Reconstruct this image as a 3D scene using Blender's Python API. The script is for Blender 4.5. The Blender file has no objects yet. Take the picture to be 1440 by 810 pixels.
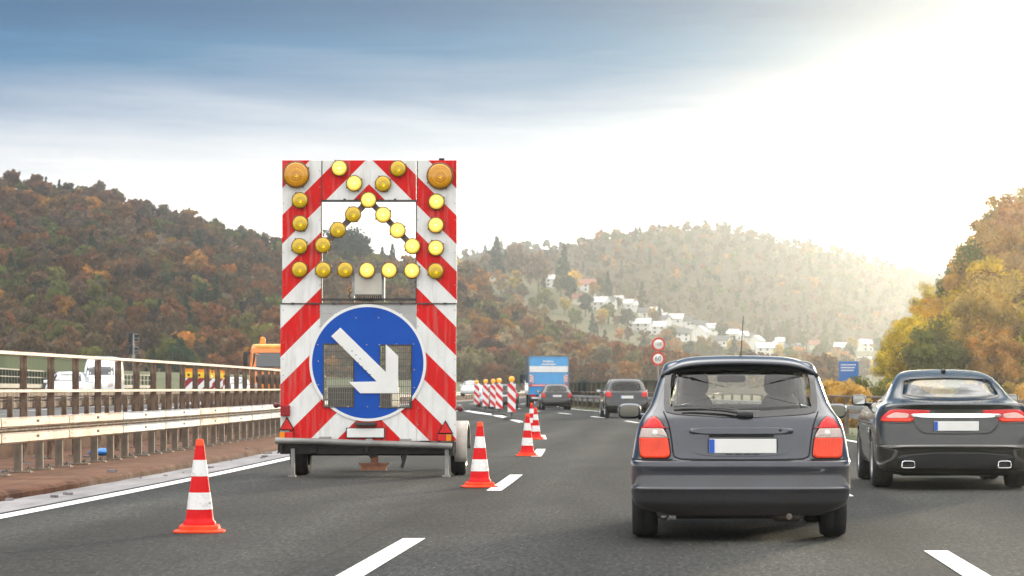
import bpy, bmesh, math, random
import numpy as np
from mathutils import Vector, Matrix
R = math.radians
random.seed(7); rng = np.random.default_rng(11)
scene = bpy.context.scene
col = scene.collection
CAMX, CAMZ, FPX, VX, VY = 0.0, 1.18, 4000.0, 945.0, 546.0      # lens in photo pixels (1440 wide)

# ---------------------------------------------------------------- camera
cd = bpy.data.cameras.new('camera'); cam = bpy.data.objects.new('camera', cd); col.objects.link(cam)
cam.location = (0, 0, CAMZ); cam.rotation_euler = (R(90), 0, 0)
cd.sensor_width = 36; cd.lens = 36 * FPX / 1440
cd.shift_x = -(VX - 720) / 1440; cd.shift_y = (VY - 405) / 1440
cd.clip_start = 0.5; cd.clip_end = 20000
cd.dof.use_dof = True; cd.dof.focus_distance = 30; cd.dof.aperture_fstop = 7.1
scene.camera = cam

# ---------------------------------------------------------------- exposure / render
vs = scene.view_settings
vs.view_transform = 'Standard'; vs.look = 'None'; vs.exposure = 0.5; vs.gamma = 1
scene.cycles.use_denoising = True
scene.cycles.volume_bounces = 1
scene.cycles.max_bounces = 7; scene.cycles.diffuse_bounces = 3; scene.cycles.glossy_bounces = 3
scene.cycles.transparent_max_bounces = 12; scene.cycles.transmission_bounces = 4
scene.cycles.sample_clamp_indirect = 6
scene.cycles.volume_step_rate = 4

# ---------------------------------------------------------------- sun
SUN_EL, SUN_AZ = 6.0, 17.0          # degrees; azimuth clockwise from +Y (ahead) towards +X (right)
sd = bpy.data.lights.new('sun', 'SUN'); sun = bpy.data.objects.new('sun', sd); col.objects.link(sun)
sd.energy = 2.0; sd.angle = R(4); sd.color = (1.0, 0.85, 0.60)
sdir = Vector((math.sin(R(SUN_AZ)) * math.cos(R(SUN_EL)), math.cos(R(SUN_AZ)) * math.cos(R(SUN_EL)), math.sin(R(SUN_EL))))
sun.rotation_euler = sdir.to_track_quat('Z', 'Y').to_euler()

# ---------------------------------------------------------------- node helper
class NT:
    def __init__(s, tree): s.t = tree; s.n = tree.nodes; s.l = tree.links
    def new(s, typ, **kw):
        n = s.n.new(typ)
        for k, v in kw.items(): setattr(n, k, v)
        return n
    def put(s, sock, v):
        if hasattr(v, 'is_output') or isinstance(v, bpy.types.NodeSocket): s.l.new(v, sock)
        elif isinstance(v, (tuple, list)) and len(v) == 3 and sock.type == 'RGBA': sock.default_value = (*v, 1)
        else: sock.default_value = v
    def m(s, op, a, b=None, c=None, clamp=False):
        n = s.new('ShaderNodeMath', operation=op); n.use_clamp = clamp
        for i, v in enumerate((a, b, c)):
            if v is not None: s.put(n.inputs[i], v)
        return n.outputs[0]
    def mix(s, f, a, b, blend='MIX'):
        n = s.new('ShaderNodeMix', data_type='RGBA', blend_type=blend)
        s.put(n.inputs[0], f); s.put(n.inputs[6], a); s.put(n.inputs[7], b)
        return n.outputs[2]
    def ramp(s, f, stops, interp='LINEAR'):
        n = s.new('ShaderNodeValToRGB'); cr = n.color_ramp; cr.interpolation = interp
        while len(cr.elements) < len(stops): cr.elements.new(0.5)
        for e, (p, c) in zip(cr.elements, stops):
            e.position = p; e.color = (*c, 1) if isinstance(c, (tuple, list)) else (c, c, c, 1)
        s.put(n.inputs[0], f); return n.outputs[0]
    def noise(s, vec, scale, detail=4, rough=.55, dist=0):
        n = s.new('ShaderNodeTexNoise'); s.put(n.inputs['Vector'], vec)
        n.inputs['Scale'].default_value = scale; n.inputs['Detail'].default_value = detail
        n.inputs['Roughness'].default_value = rough; n.inputs['Distortion'].default_value = dist
        return n.outputs[0]
    def mapping(s, vec, scale=(1, 1, 1), loc=(0, 0, 0)):
        n = s.new('ShaderNodeMapping'); s.put(n.inputs[0], vec)
        n.inputs[1].default_value = loc; n.inputs[3].default_value = scale
        return n.outputs[0]
    def coord(s, which='Object'): return s.new('ShaderNodeTexCoord').outputs[which]

# ---------------------------------------------------------------- world: Nishita sky, cloud bank low over the hills
w = bpy.data.worlds.new('World'); scene.world = w; w.use_nodes = True
N = NT(w.node_tree); N.n.clear()
dirv = N.coord('Generated')
sep = N.new('ShaderNodeSeparateXYZ'); N.put(sep.inputs[0], dirv)
sky = N.new('ShaderNodeTexSky', sky_type='NISHITA'); sky.sun_disc = False
sky.sun_elevation = R(SUN_EL); sky.sun_rotation = R(SUN_AZ); sky.dust_density = 1.5
nish = N.mix(1.0, sky.outputs[0], (0.1, 0.1, 0.1), 'MULTIPLY')
nz = N.noise(N.mapping(dirv, (5, 5, 42)), 1.0, 6, .6, .6)
nz2 = N.noise(N.mapping(dirv, (2.2, 2.2, 7), (3, 1, 0)), 1.0, 5, .6, .3)
nf = N.noise(N.mapping(dirv, (14, 14, 160), (1, 5, 2)), 1.0, 4, .6, .4)
e = N.m('ADD', sep.outputs[2], N.m('MULTIPLY', N.m('SUBTRACT', nz, .5), .027))
e = N.m('ADD', e, N.m('MULTIPLY', N.m('SUBTRACT', nf, .5), .014))
er = N.m('SUBTRACT', e, N.m('MULTIPLY', N.m('ADD', sep.outputs[0], .02), .02))      # the bank stands higher to the right
bank = N.ramp(N.m('MULTIPLY', er, 4.0), [(0, (2.2, 2.0, 1.75)), (.16, (2.0, 1.9, 1.75)), (.27, (1.25, 1.22, 1.18)), (.325, (.70, .71, .73)), (.375, (.44, .50, .58)),
              (.42, (.2, .29, .42)), (.475, (.02, .15, .31)), (.53, (.0, .085, .215)), (1, (.0, .075, .18))])
over = N.mix(N.ramp(nz2, [(.28, 0), (.46, 1)]), nish, (3.3, 3.2, 3.05))
upf = N.ramp(sep.outputs[2], [(.44, 0), (.68, 1)])
skyc = N.mix(upf, bank, over)
# behind the photographer the sky is open and bright
back = N.ramp(N.m('ADD', N.m('MULTIPLY', sep.outputs[1], -1), .2), [(0, 0), (.6, 1)])
skyc = N.mix(N.m('MULTIPLY', back, 1.0), skyc, N.mix(.65, nish, (1.98, 1.96, 1.95)))
# bright patch of the veiled sky low on the right
gl = Vector((math.sin(R(5.3)), math.cos(R(5.3)), math.tan(R(2.3)))).normalized()
vd = N.new('ShaderNodeVectorMath', operation='DOT_PRODUCT'); N.put(vd.inputs[0], dirv); vd.inputs[1].default_value = gl
dt = N.m('MAXIMUM', vd.outputs['Value'], 0.0)
g1 = N.m('POWER', dt, 1500.0); g2 = N.m('POWER', dt, 420.0); g3 = N.m('POWER', dt, 34.0)
glow = N.mix(1.0, N.mix(1.0, g1, (3.5, 3.0, 2.2), 'MULTIPLY'), N.mix(1.0, g2, (1.1, .78, .36), 'MULTIPLY'), 'ADD')
glow = N.mix(1.0, glow, N.mix(1.0, g3, (.03, .02, .0), 'MULTIPLY'), 'ADD')
skyc = N.mix(1.0, skyc, glow, 'ADD')
bg = N.new('ShaderNodeBackground'); N.put(bg.inputs[0], skyc); bg.inputs[1].default_value = 1.0
out = N.new('ShaderNodeOutputWorld'); N.l.new(bg.outputs[0], out.inputs[0])

# ---------------------------------------------------------------- materials
def material(name, base, rough=.6, metal=0.0, coat=0.0, spec=.5, emit=None, emit_s=0.0, build=None):
    m = bpy.data.materials.new(name); m.use_nodes = True
    T = NT(m.node_tree); p = T.n['Principled BSDF']
    p.inputs['Base Color'].default_value = (*base, 1); p.inputs['Roughness'].default_value = rough
    p.inputs['Metallic'].default_value = metal; p.inputs['Coat Weight'].default_value = coat
    p.inputs['Coat Roughness'].default_value = .06; p.inputs['Specular IOR Level'].default_value = spec
    if emit: p.inputs['Emission Color'].default_value = (*emit, 1); p.inputs['Emission Strength'].default_value = emit_s
    if build: build(T, p)
    return m
def bump(T, p, h, strength=.3, dist=.02):
    b = T.new('ShaderNodeBump'); b.inputs['Strength'].default_value = strength; b.inputs['Distance'].default_value = dist
    T.put(b.inputs['Height'], h); T.l.new(b.outputs[0], p.inputs['Normal'])
def mottled(name, c1, c2, scale, rough=.7, metal=0.0, bmp=0.0, stretch=(1, 1, 1), lo=.35, hi=.65, coord='Object', **kw):
    def b(T, p):
        v = T.mapping(T.coord(coord), stretch)
        n = T.noise(v, scale, 6, .6)
        T.put(p.inputs['Base Color'], T.mix(T.ramp(n, [(lo, 0), (hi, 1)]), c1, c2))
        T.put(p.inputs['Roughness'], T.m('ADD', T.m('MULTIPLY', n, .25), rough - .12))
        if bmp: bump(T, p, n, bmp)
    return material(name, c1, rough, metal, build=b, **kw)

# ---------------------------------------------------------------- mesh helpers
class MB:
    def __init__(s): s.v = []; s.f = []; s.mi = []; s.smooth = []; s.cur = 0
    def add(s, vs, fs, smooth=False):
        o = len(s.v); s.v += [tuple(map(float, v)) for v in vs]
        for f in fs: s.f.append(tuple(int(i) + o for i in f)); s.mi.append(s.cur); s.smooth.append(smooth)
    def box(s, c, d, rz=0.0, taper=1.0):
        x, y, z = d[0] / 2, d[1] / 2, d[2] / 2; vs = []
        for k, (sx, sy, sz) in enumerate([(-1, -1, -1), (1, -1, -1), (1, 1, -1), (-1, 1, -1), (-1, -1, 1), (1, -1, 1), (1, 1, 1), (-1, 1, 1)]):
            t = taper if sz > 0 else 1
            px, py = sx * x * t, sy * y * t
            vs.append((c[0] + px * math.cos(rz) - py * math.sin(rz), c[1] + px * math.sin(rz) + py * math.cos(rz), c[2] + sz * z))
        s.add(vs, [(3, 2, 1, 0), (4, 5, 6, 7), (0, 1, 5, 4), (1, 2, 6, 5), (2, 3, 7, 6), (3, 0, 4, 7)])
    def tube(s, pts, r, n=8, caps=True):
        pts = [Vector(p) for p in pts]; rs = r if isinstance(r, (list, tuple)) else [r] * len(pts); rings = []
        for i, p in enumerate(pts):
            d = (pts[min(i + 1, len(pts) - 1)] - pts[max(i - 1, 0)]).normalized()
            a = Vector((0, 0, 1)) if abs(d.z) < .9 else Vector((1, 0, 0))
            u = d.cross(a).normalized(); v = d.cross(u).normalized()
            rings.append([p + (u * math.cos(2 * math.pi * k / n) + v * math.sin(2 * math.pi * k / n)) * rs[i] for k in range(n)])
        vs = [q for rg in rings for q in rg]; fs = []
        for i in range(len(pts) - 1):
            for k in range(n):
                a, b = i * n + k, i * n + (k + 1) % n
                fs.append((a, b, b + n, a + n))
        s.add(vs, fs, True)
        if caps:
            s.add(rings[0], [tuple(range(n))]); s.add(rings[-1], [tuple(reversed(range(n)))])
    def lathe(s, prof, n=24, c=(0, 0, 0), axis='Z', smooth=True, cap=True):
        vs = []
        for (r, h) in prof:
            for k in range(n):
                a = 2 * math.pi * k / n; x, y = r * math.cos(a), r * math.sin(a)
                p = {'Z': (x, y, h), 'Y': (x, h, y), 'X': (h, x, y)}[axis]
                vs.append((c[0] + p[0], c[1] + p[1], c[2] + p[2]))
        fs = []
        for i in range(len(prof) - 1):
            for k in range(n):
                a, b = i * n + k, i * n + (k + 1) % n
                fs.append((a, b, b + n, a + n) if axis != 'Y' else (a, a + n, b + n, b))
        if cap:
            if prof[0][0] > 1e-5: fs.append(tuple(range(n)))
            if prof[-1][0] > 1e-5: fs.append(tuple((len(prof) - 1) * n + k for k in range(n)))
        s.add(vs, fs, smooth)
    def prism(s, poly, y0, y1):            # polygon in (x,z), thickness along y
        n = len(poly)
        vs = [(x, y0, z) for x, z in poly] + [(x, y1, z) for x, z in poly]
        s.add(vs, [tuple(range(n)), tuple(reversed(range(n, 2 * n)))] + [(i, i + n, (i + 1) % n + n, (i + 1) % n) for i in range(n)])
    def grid(s, P, smooth=True, flip=False):      # P: rows x cols x 3
        P = np.asarray(P); r, c = P.shape[:2]; fs = []
        for i in range(r - 1):
            for j in range(c - 1):
                q = (i * c + j, i * c + j + 1, (i + 1) * c + j + 1, (i + 1) * c + j)
                fs.append(q[::-1] if flip else q)
        s.add(P.reshape(-1, 3), fs, smooth)
    def build(s, name, mats, parent=None, loc=None, bevel=0.0, fix=True):
        me = bpy.data.meshes.new(name); me.from_pydata(s.v, [], s.f)
        mats = mats if isinstance(mats, (list, tuple)) else [mats]
        for m in mats: me.materials.append(m)
        me.polygons.foreach_set('material_index', s.mi); me.polygons.foreach_set('use_smooth', s.smooth)
        if fix:
            b = bmesh.new(); b.from_mesh(me); bmesh.ops.recalc_face_normals(b, faces=b.faces); b.to_mesh(me); b.free()
        me.update()
        o = bpy.data.objects.new(name, me); col.objects.link(o)
        if parent is not None: o.parent = parent
        if loc is not None: o.location = loc
        if bevel:
            md = o.modifiers.new('bevel', 'BEVEL'); md.width = bevel; md.segments = 2; md.limit_method = 'ANGLE'; md.angle_limit = R(40)
        return o
def tag(o, label=None, cat=None, group=None, kind=None):
    if label: o['label'] = label
    if cat: o['category'] = cat
    if group: o['group'] = group
    if kind: o['kind'] = kind
    return o
def empty(name, loc=(0, 0, 0), rz=0.0, label=None, cat=None, group=None):
    o = bpy.data.objects.new(name, None); col.objects.link(o); o.location = loc; o.rotation_euler = (0, 0, rz)
    o.empty_display_size = .2
    return tag(o, label, cat, group)
def copy_tree(o, parent=None, loc=None, rz=None, label=None, group=None):
    c = o.copy(); col.objects.link(c)
    if parent is not None: c.parent = parent
    if loc is not None: c.location = loc
    if rz is not None: c.rotation_euler = (0, 0, rz)
    if label: c['label'] = label
    if group: c['group'] = group
    for ch in list(o.children): copy_tree(ch, c)
    return c
def np_mesh(name, V, F, mats, smooth=False, parent=None, mi=None):
    me = bpy.data.meshes.new(name); V = np.asarray(V, np.float32); F = np.asarray(F, np.int32); k = F.shape[1]
    me.vertices.add(len(V)); me.vertices.foreach_set('co', V.ravel())
    me.loops.add(F.size); me.loops.foreach_set('vertex_index', F.ravel())
    me.polygons.add(len(F)); me.polygons.foreach_set('loop_start', np.arange(len(F), dtype=np.int32) * k)
    me.polygons.foreach_set('loop_total', np.full(len(F), k, np.int32))
    for m in (mats if isinstance(mats, (list, tuple)) else [mats]): me.materials.append(m)
    if smooth: me.polygons.foreach_set('use_smooth', np.ones(len(F), bool))
    if mi is not None: me.polygons.foreach_set('material_index', np.asarray(mi, np.int32))
    me.update(calc_edges=True)
    return me
def pchip(xs, ys):
    xs = np.asarray(xs, float); ys = np.asarray(ys, float); h = np.diff(xs); d = np.diff(ys) / h
    m = np.zeros_like(ys)
    for i in range(1, len(xs) - 1):
        if d[i - 1] * d[i] > 0:
            w1, w2 = 2 * h[i] + h[i - 1], h[i] + 2 * h[i - 1]
            m[i] = (w1 + w2) / (w1 / d[i - 1] + w2 / d[i])
    m[0], m[-1] = d[0], d[-1]
    def f(x):
        x = np.clip(np.asarray(x, float), xs[0], xs[-1]); i = np.clip(np.searchsorted(xs, x, side='right') - 1, 0, len(h) - 1)
        t = (x - xs[i]) / h[i]
        return ((2 * t**3 - 3 * t**2 + 1) * ys[i] + (t**3 - 2 * t**2 + t) * h[i] * m[i] + (-2 * t**3 + 3 * t**2) * ys[i + 1] + (t**3 - t**2) * h[i] * m[i + 1])
    return f
def dev(Y):                                # the road bends left, then straightens
    Y = np.asarray(Y, float)
    a = np.clip(Y - 26, 0, 114)**2 / 1640
    d = np.clip(Y - 140, 0, 75)
    return a + .139 * d - .139 / 150 * d**2
def RX(lat, Y): return lat - dev(Y)
def heading(Y): return math.atan(float(dev(Y + .5) - dev(Y - .5)))       # turn to the left, radians
def at(px, Y): return (px - VX) * Y / FPX
# ================================================================ setting materials
def asphalt_mat(name, c_lo, c_hi, grain=1.0):
    def b(T, p):
        o = T.coord('Object')
        fine = T.noise(T.mapping(o, (24, 3.6, 1)), 1.0, 5, .75)
        spk = T.noise(T.mapping(o, (40, 8, 1), (4, 2, 0)), 1.0, 2, .6)
        wide = T.noise(T.mapping(o, (.55, .05, 1)), 1.0, 4, .5)
        pat = T.noise(T.mapping(o, (1.6, .35, 1), (7, 3, 0)), 1.0, 5, .6)
        c = T.mix(T.ramp(fine, [(.34, 0), (.66, 1)]), c_lo, c_hi)
        c = T.mix(T.ramp(spk, [(.60, 0), (.72, 1)]), c, tuple(min(1, v * 2.1) for v in c_hi))
        c = T.mix(T.ramp(spk, [(.28, 1), (.4, 0)]), c, tuple(v * .45 for v in c_lo))
        tone = T.m('ADD', T.m('MULTIPLY', wide, .8), T.m('MULTIPLY', pat, .7))
        k = T.ramp(tone, [(.5, .52), (1.0, 1.5)])
        c = T.mix(1.0, c, k, 'MULTIPLY')
        sx = T.new('ShaderNodeSeparateXYZ'); T.put(sx.inputs[0], o)
        wig = T.m('ADD', sx.outputs[0], T.m('MULTIPLY', T.m('SUBTRACT', T.noise(T.mapping(o, (.3, .3, 1)), 1.0, 3), .5), .12))
        lane = T.m('ABSOLUTE', T.m('SUBTRACT', T.m('MODULO', T.m('ADD', wig, 39.35), 3.9), 1.95))       # 0 in a lane's middle
        track = T.m('ABSOLUTE', T.m('SUBTRACT', lane, .78))
        c = T.mix(1.0, c, T.ramp(track, [(.0, 1.22), (.38, 1.0), (.75, .86)]), 'MULTIPLY')               # wheel tracks worn paler
        oil = T.m('MULTIPLY', T.ramp(lane, [(.0, 1), (.35, 0)]), T.ramp(T.noise(T.mapping(o, (1.2, .12, 1), (9, 1, 0)), 1.0, 4, .6), [(.45, 0), (.7, .6)]))
        c = T.mix(oil, c, tuple(v * .7 for v in c_lo))
        seam = T.m('ABSOLUTE', T.m('ADD', wig, 2.42)); c = T.mix(T.ramp(seam, [(.012, .75), (.03, 0)]), c, (.022, .021, .02))
        T.put(p.inputs['Base Color'], c)
        T.put(p.inputs['Roughness'], T.m('ADD', T.m('MULTIPLY', pat, .2), .66))
        bump(T, p, T.m('ADD', fine, spk), .35 * grain, .01)
    return material(name, c_lo, .7, build=b, spec=.1)
M = {}
M['asphalt'] = asphalt_mat('asphalt', (.015, .0155, .0145), (.052, .052, .048))
M['asphalt_far'] = asphalt_mat('asphalt_opposite', (.08, .08, .08), (.13, .13, .13))
def worn_paint(T, p):
    o = T.coord('Object')
    n = T.noise(T.mapping(o, (22, 5, 1)), 1.0, 6, .7); n2 = T.noise(T.mapping(o, (3, .8, 1)), 1.0, 4)
    f = T.ramp(T.m('ADD', n, T.m('MULTIPLY', n2, .5)), [(.52, .9), (.68, 0)])
    T.put(p.inputs['Base Color'], T.mix(f, (.8, .8, .78), (.42, .42, .4)))
M['mark'] = material('road_paint', (.78, .78, .76), .55, build=worn_paint)
M['gutter'] = mottled('gutter_concrete', (.13, .12, .12), (.29, .27, .27), 1.6, .5, stretch=(2.2, .35, 1), bmp=.15)
def slab_mat(T, p):
    o = T.coord('Object'); n = T.noise(T.mapping(o, (2.5, .5, 2)), 2.2, 6, .6); n2 = T.noise(T.mapping(o, (.35, 3.2, 1)), 1.0, 4, .6)
    s = T.new('ShaderNodeSeparateXYZ'); T.put(s.inputs[0], o)
    jn = T.m('FRACT', T.m('ADD', T.m('MULTIPLY', s.outputs[1], .62), T.m('MULTIPLY', n, .05)))
    c = T.mix(T.ramp(n, [(.35, 0), (.65, 1)]), (.062, .023, .011), (.135, .058, .030)); c = T.mix(T.ramp(n2, [(.45, 0), (.7, .5)]), c, (.20, .11, .065))
    c = T.mix(T.ramp(jn, [(.0, .8), (.025, .8), (.05, 0)]), c, (.025, .012, .008)); T.put(p.inputs['Base Color'], c); bump(T, p, n, .35)
M['slab'] = material('rusty_concrete', (.1, .04, .02), .8, build=slab_mat, spec=.2)
M['earth'] = mottled('earth_grass', (.07, .065, .03), (.13, .105, .05), .35, .9)
M['grass'] = mottled('dry_grass', (.042, .058, .018), (.085, .088, .03), .8, .9, stretch=(1, .4, 1))
M['galv'] = mottled('galvanised_steel', (.22, .23, .23), (.40, .40, .39), 5, .45, .55, stretch=(1, .35, 2))
M['cream'] = None
def rusty_beam(T, p):
    o = T.coord('Object')
    n = T.noise(T.mapping(o, (3, 1.3, 7)), 1.0, 6, .65); n2 = T.noise(T.mapping(o, (4, 7, 1.5), (3, 1, 1)), 1.0, 4, .6)
    f = T.ramp(n, [(.42, 0), (.68, 1)]); g = T.ramp(n2, [(.53, 0), (.68, 1)])
    c = T.mix(f, (.56, .45, .35), (.34, .21, .13)); c = T.mix(T.m('MULTIPLY', g, .8), c, (.2, .085, .035))
    T.put(p.inputs['Base Color'], c)
M['cream'] = material('rust_stained_beam', (.6, .5, .4), .5, .1, build=rusty_beam)
def rust_post(T, p):
    o = T.coord('Object')
    n = T.noise(T.mapping(o, (9, 9, 2.2)), 1.0, 6, .65)
    c = T.ramp(n, [(.3, (.055, .036, .026)), (.46, (.13, .085, .058)), (.58, (.27, .2, .145)), (.75, (.42, .36, .29))])
    T.put(p.inputs['Base Color'], c); bump(T, p, n, .3)
M['rust'] = material('rusted_steel', (.15, .1, .07), .7, .25, build=rust_post)
M['rust_pale'] = mottled('weathered_post', (.10, .078, .058), (.27, .22, .17), 5, .65, .25, stretch=(1, 1, .4))
M['grey_post'] = mottled('grey_steel_post', (.14, .135, .12), (.3, .28, .24), 5, .55, .35, stretch=(1, 1, .3))
M['dark'] = material('dark_rubber', (.018, .018, .018), .8)
M['darkmetal'] = mottled('dark_metal', (.035, .034, .033), (.085, .078, .07), 6, .55, .3)
M['bolt'] = material('bolt_black', (.02, .016, .014), .6, .4)
M['greenwall'] = mottled('green_cladding', (.032, .065, .016), (.055, .095, .025), 2, .85, stretch=(1, 1, .3))
M['olivewall'] = mottled('dark_cladding', (.05, .045, .027), (.085, .075, .045), 2, .8, stretch=(1, 1, .5))
M['bluebag'] = material('blue_plastic', (.02, .2, .62), .35)
M['white'] = mottled('white_paint', (.74, .74, .72), (.82, .82, .8), 3, .45)
M['black'] = material('black_plastic', (.012, .012, .013), .45)

# ================================================================ ground, road
def strip(name, l0, l1, ys, z0, z1, mat, kind='structure', sub=1, label=None):
    L = np.linspace(l0, l1, sub + 1); Z = np.linspace(z0, z1, sub + 1)
    P = np.array([[(RX(l, y), y, z) for l, z in zip(L, Z)] for y in ys])
    b = MB(); b.grid(P, False); o = b.build(name, mat); tag(o, kind=kind); return o
YS = list(np.arange(-90, 0, 15)) + list(np.arange(2, 26, 4)) + list(np.arange(26, 330, 4)) + [340, 370, 420, 500, 640]
g = MB(); gx = np.linspace(-2600, 2600, 41); gy = np.concatenate([np.linspace(-400, 640, 25), np.linspace(700, 3300, 30)])
g.grid(np.array([[(x, y, -.5) for x in gx] for y in gy]), False)
tag(g.build('ground', M['earth']), kind='structure')
strip('road', -6.36, 5.12, YS, 0, 0, M['asphalt'])
strip('gutter', -7.0, -6.36, YS, 0.0, 0.0, M['gutter'])
slab = MB()
prof = [(-7.0, -.3), (-7.0, .055), (-7.03, .085), (-7.07, .095), (-9.45, .1), (-9.45, -.3)]
ysl = [y for y in YS if y > 14]
ysl = sorted(set(list(np.arange(14, 80, .35)) + ysl))
jit = {y: (rng.normal(0, .012), rng.normal(0, .004)) for y in ysl}
slab.grid(np.array([[(RX(l + (jit[y][0] if i in (1, 2, 3) else 0), y), y, z + (jit[y][1] if i in (1, 2, 3) else 0)) for i, (l, z) in enumerate(prof)] for y in ysl]), False)
tag(slab.build('central_reserve', M['slab']), kind='structure')
strip('gap_floor', -11.2, -9.45, YS, -.02, .0, M['slab'])
kb = MB(); kb.grid(np.array([[(RX(l, y), y, z) for l, z in [(-11.17, -.3), (-11.17, .46), (-11.55, .462)]] for y in YS]), False); tag(kb.build('kerb', M['slab']), kind='structure')
op = MB(); op.grid(np.array([[(RX(l, y), y, z) for l, z in [(-11.2, -.3), (-11.2, .45), (-24.6, .45), (-24.6, -.3)]] for y in YS]), False)
tag(op.build('opposite_road', M['asphalt_far']), kind='structure')
vg = MB(); vg.grid(np.array([[(RX(l, y), y, z) for l, z in [(5.12, -.01), (5.3, .07), (6.0, .09), (7.4, .0), (12, -.45), (13, -.6)]] for y in YS]), False)
tag(vg.build('verge', M['grass']), kind='structure')
bk = MB(); bk.grid(np.array([[(RX(l, y), y, z * min(1, max(0, (y - 60) / 120))) for l, z in [(-24.6, .3), (-27, .6), (-31, 2.1), (-36, 2.75), (-48, 3.1), (-70, 1.5), (-90, -.8)]] for y in YS if y > 50]), False)
tag(bk.build('grass_slope', M['grass']), kind='structure')
# painted lines
mk = MB()
def line(l, wd, y0, y1, z=.005):
    n = max(2, int((y1 - y0) / 3) + 1); ys = np.linspace(y0, y1, n)
    mk.grid(np.array([[(RX(l - wd / 2, y), y, z), (RX(l + wd / 2, y), y, z)] for y in ys]), False)
line(-6.15, .2, 4, 420); line(4.86, .18, 4, 420)
for k in range(-1, 20):
    line(-2.02, .175, 16.3 + 16.4 * k, 22.3 + 16.4 * k); line(1.91, .175, 14.6 + 16.4 * k, 20.6 + 16.4 * k)
line(-14.9, .15, 20, 420, .456); line(-24.0, .18, 20, 420, .456); line(-11.7, .18, 20, 420, .456)
for k in range(20): line(-18.2, .15, 20 + 18 * k, 26 + 18 * k, .456)
mk.grid(np.array([[(at(736, 98) - .1, 97, .009), (at(736, 98) - .1, 100, .009)], [(at(700, 120), 119.5, .009), (at(700, 120), 123, .009)], [(at(652, 146), 146, .009), (at(652, 146), 149.5, .009)]]), False)
tag(mk.build('road_markings', M['mark']), kind='structure')

# ================================================================ guard rails and railings
def sweep(b, prof, lat, ys, z=0.0):
    b.grid(np.array([[(RX(lat + dl, y), y, z + dz) for dl, dz in prof + [prof[0]]] for y in ys]), False)
    for y, fl in ((ys[0], False), (ys[-1], True)):
        b.add([(RX(lat + dl, y), y, z + dz) for dl, dz in prof], [tuple(range(len(prof)))])
def rrect(l, h, r=.022):
    return [(-l/2 + r, -h/2), (l/2 - r, -h/2), (l/2, -h/2 + r), (l/2, h/2 - r), (l/2 - r, h/2), (-l/2 + r, h/2), (-l/2, h/2 - r), (-l/2, -h/2 + r)]
def post_mesh(name, mat, h, wl=.1, wy=.055, foot=True, r0=.1):
    b = MB(); t = .012                    # a sigma-like open steel section
    b.box((0, -wy/2, r0 + h/2), (wl, t, h)); b.box((-wl/2 + t/2, 0, r0 + h/2), (t, wy, h)); b.box((wl/2 - t/2, 0, r0 + h/2), (t, wy, h))
    if foot:
        b.box((0, 0, r0 + .012), (.34, .17, .018))
        for sx in (-.13, .13):
            for sy in (-.055, .055): b.box((sx, sy, r0 + .032), (.03, .03, .024))
    o = b.build(name, mat); return o
def guard_rail(y0, y1, lat, pitch, base, label, cols, group=None, postmat='rust_pale', side=1):
    root = empty('guard_rail', (RX(lat, y0), y0, 0), 0, label, 'guard rail', group)
    off = Vector(root.location)
    y = y0; k = 0; seg = 4.2
    def sec(name, z, h):
        nonlocal y
        b = MB(); ys = np.linspace(y, min(y + seg - .012, y1), 3)
        sweep(b, rrect(.09, h), lat, ys, z)
        # bolt pairs in the middle and at the ends of each beam, an overlapping joint plate
        b.cur = 1
        for yy in (ys[0] + .1, ys[0] + .2, ys[1] - .04, ys[1] + .06):
            b.box((RX(lat + side * .047, yy), yy, z + .01), (.012, .03, .034))
        b.cur = 0
        sweep(b, rrect(.104, h * .96), lat, [ys[0], ys[0] + .3], z)
        m = M[cols(y)]
        o = b.build(name, [m, M['bolt']]); o.parent = root; o.location = -off
    while y < y1 - .5:
        sec('beam', base + .65, .13); sec('beam', base + .455, .14)
        y += seg
    b = MB(); sweep(b, rrect(.05, .035, .01), lat - side * .02, np.linspace(y0, y1, 30), base + .555)
    o = b.build('spacer_strip', M['rust']); o.parent = root; o.location = -off
    proto = None; yy = y0 + .6; n = 0
    while yy < y1 and n < 95:
        if proto is None:
            proto = post_mesh('post', M[postmat], .62, r0=base - .0); pp = proto
        else:
            pp = proto.copy(); col.objects.link(pp)
        pp.parent = root; pp.location = Vector((RX(lat - side * .1, yy), yy, 0)) - off; pp.rotation_euler = (0, 0, heading(yy))
        yy += pitch; n += 1
    return root
def near_cols(y):
    return 'cream' if y < 42.6 else ('galv' if y < 50.5 else ('cream' if y < 54.5 else 'galv'))
guard_rail(30.6, 150, -8.2, 1.3, .1, 'double steel beam guard rail with cream rust-stained sections along the brown kerb', near_cols)
guard_rail(212, 420, -8.2, 4.0, .1, 'far stretch of pale steel guard rail beyond the striped beacons', lambda y: 'galv')
guard_rail(38, 120, -11.5, 1.33, .42, 'rusty guard rail of the opposite carriageway seen from behind the tall railing', lambda y: 'rust', postmat='rust', side=-1)
guard_rail(28, 230, 5.42, 4.0, .06, 'low galvanised guard rail along the outer lane below a thin railing', lambda y: 'galv')

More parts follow.
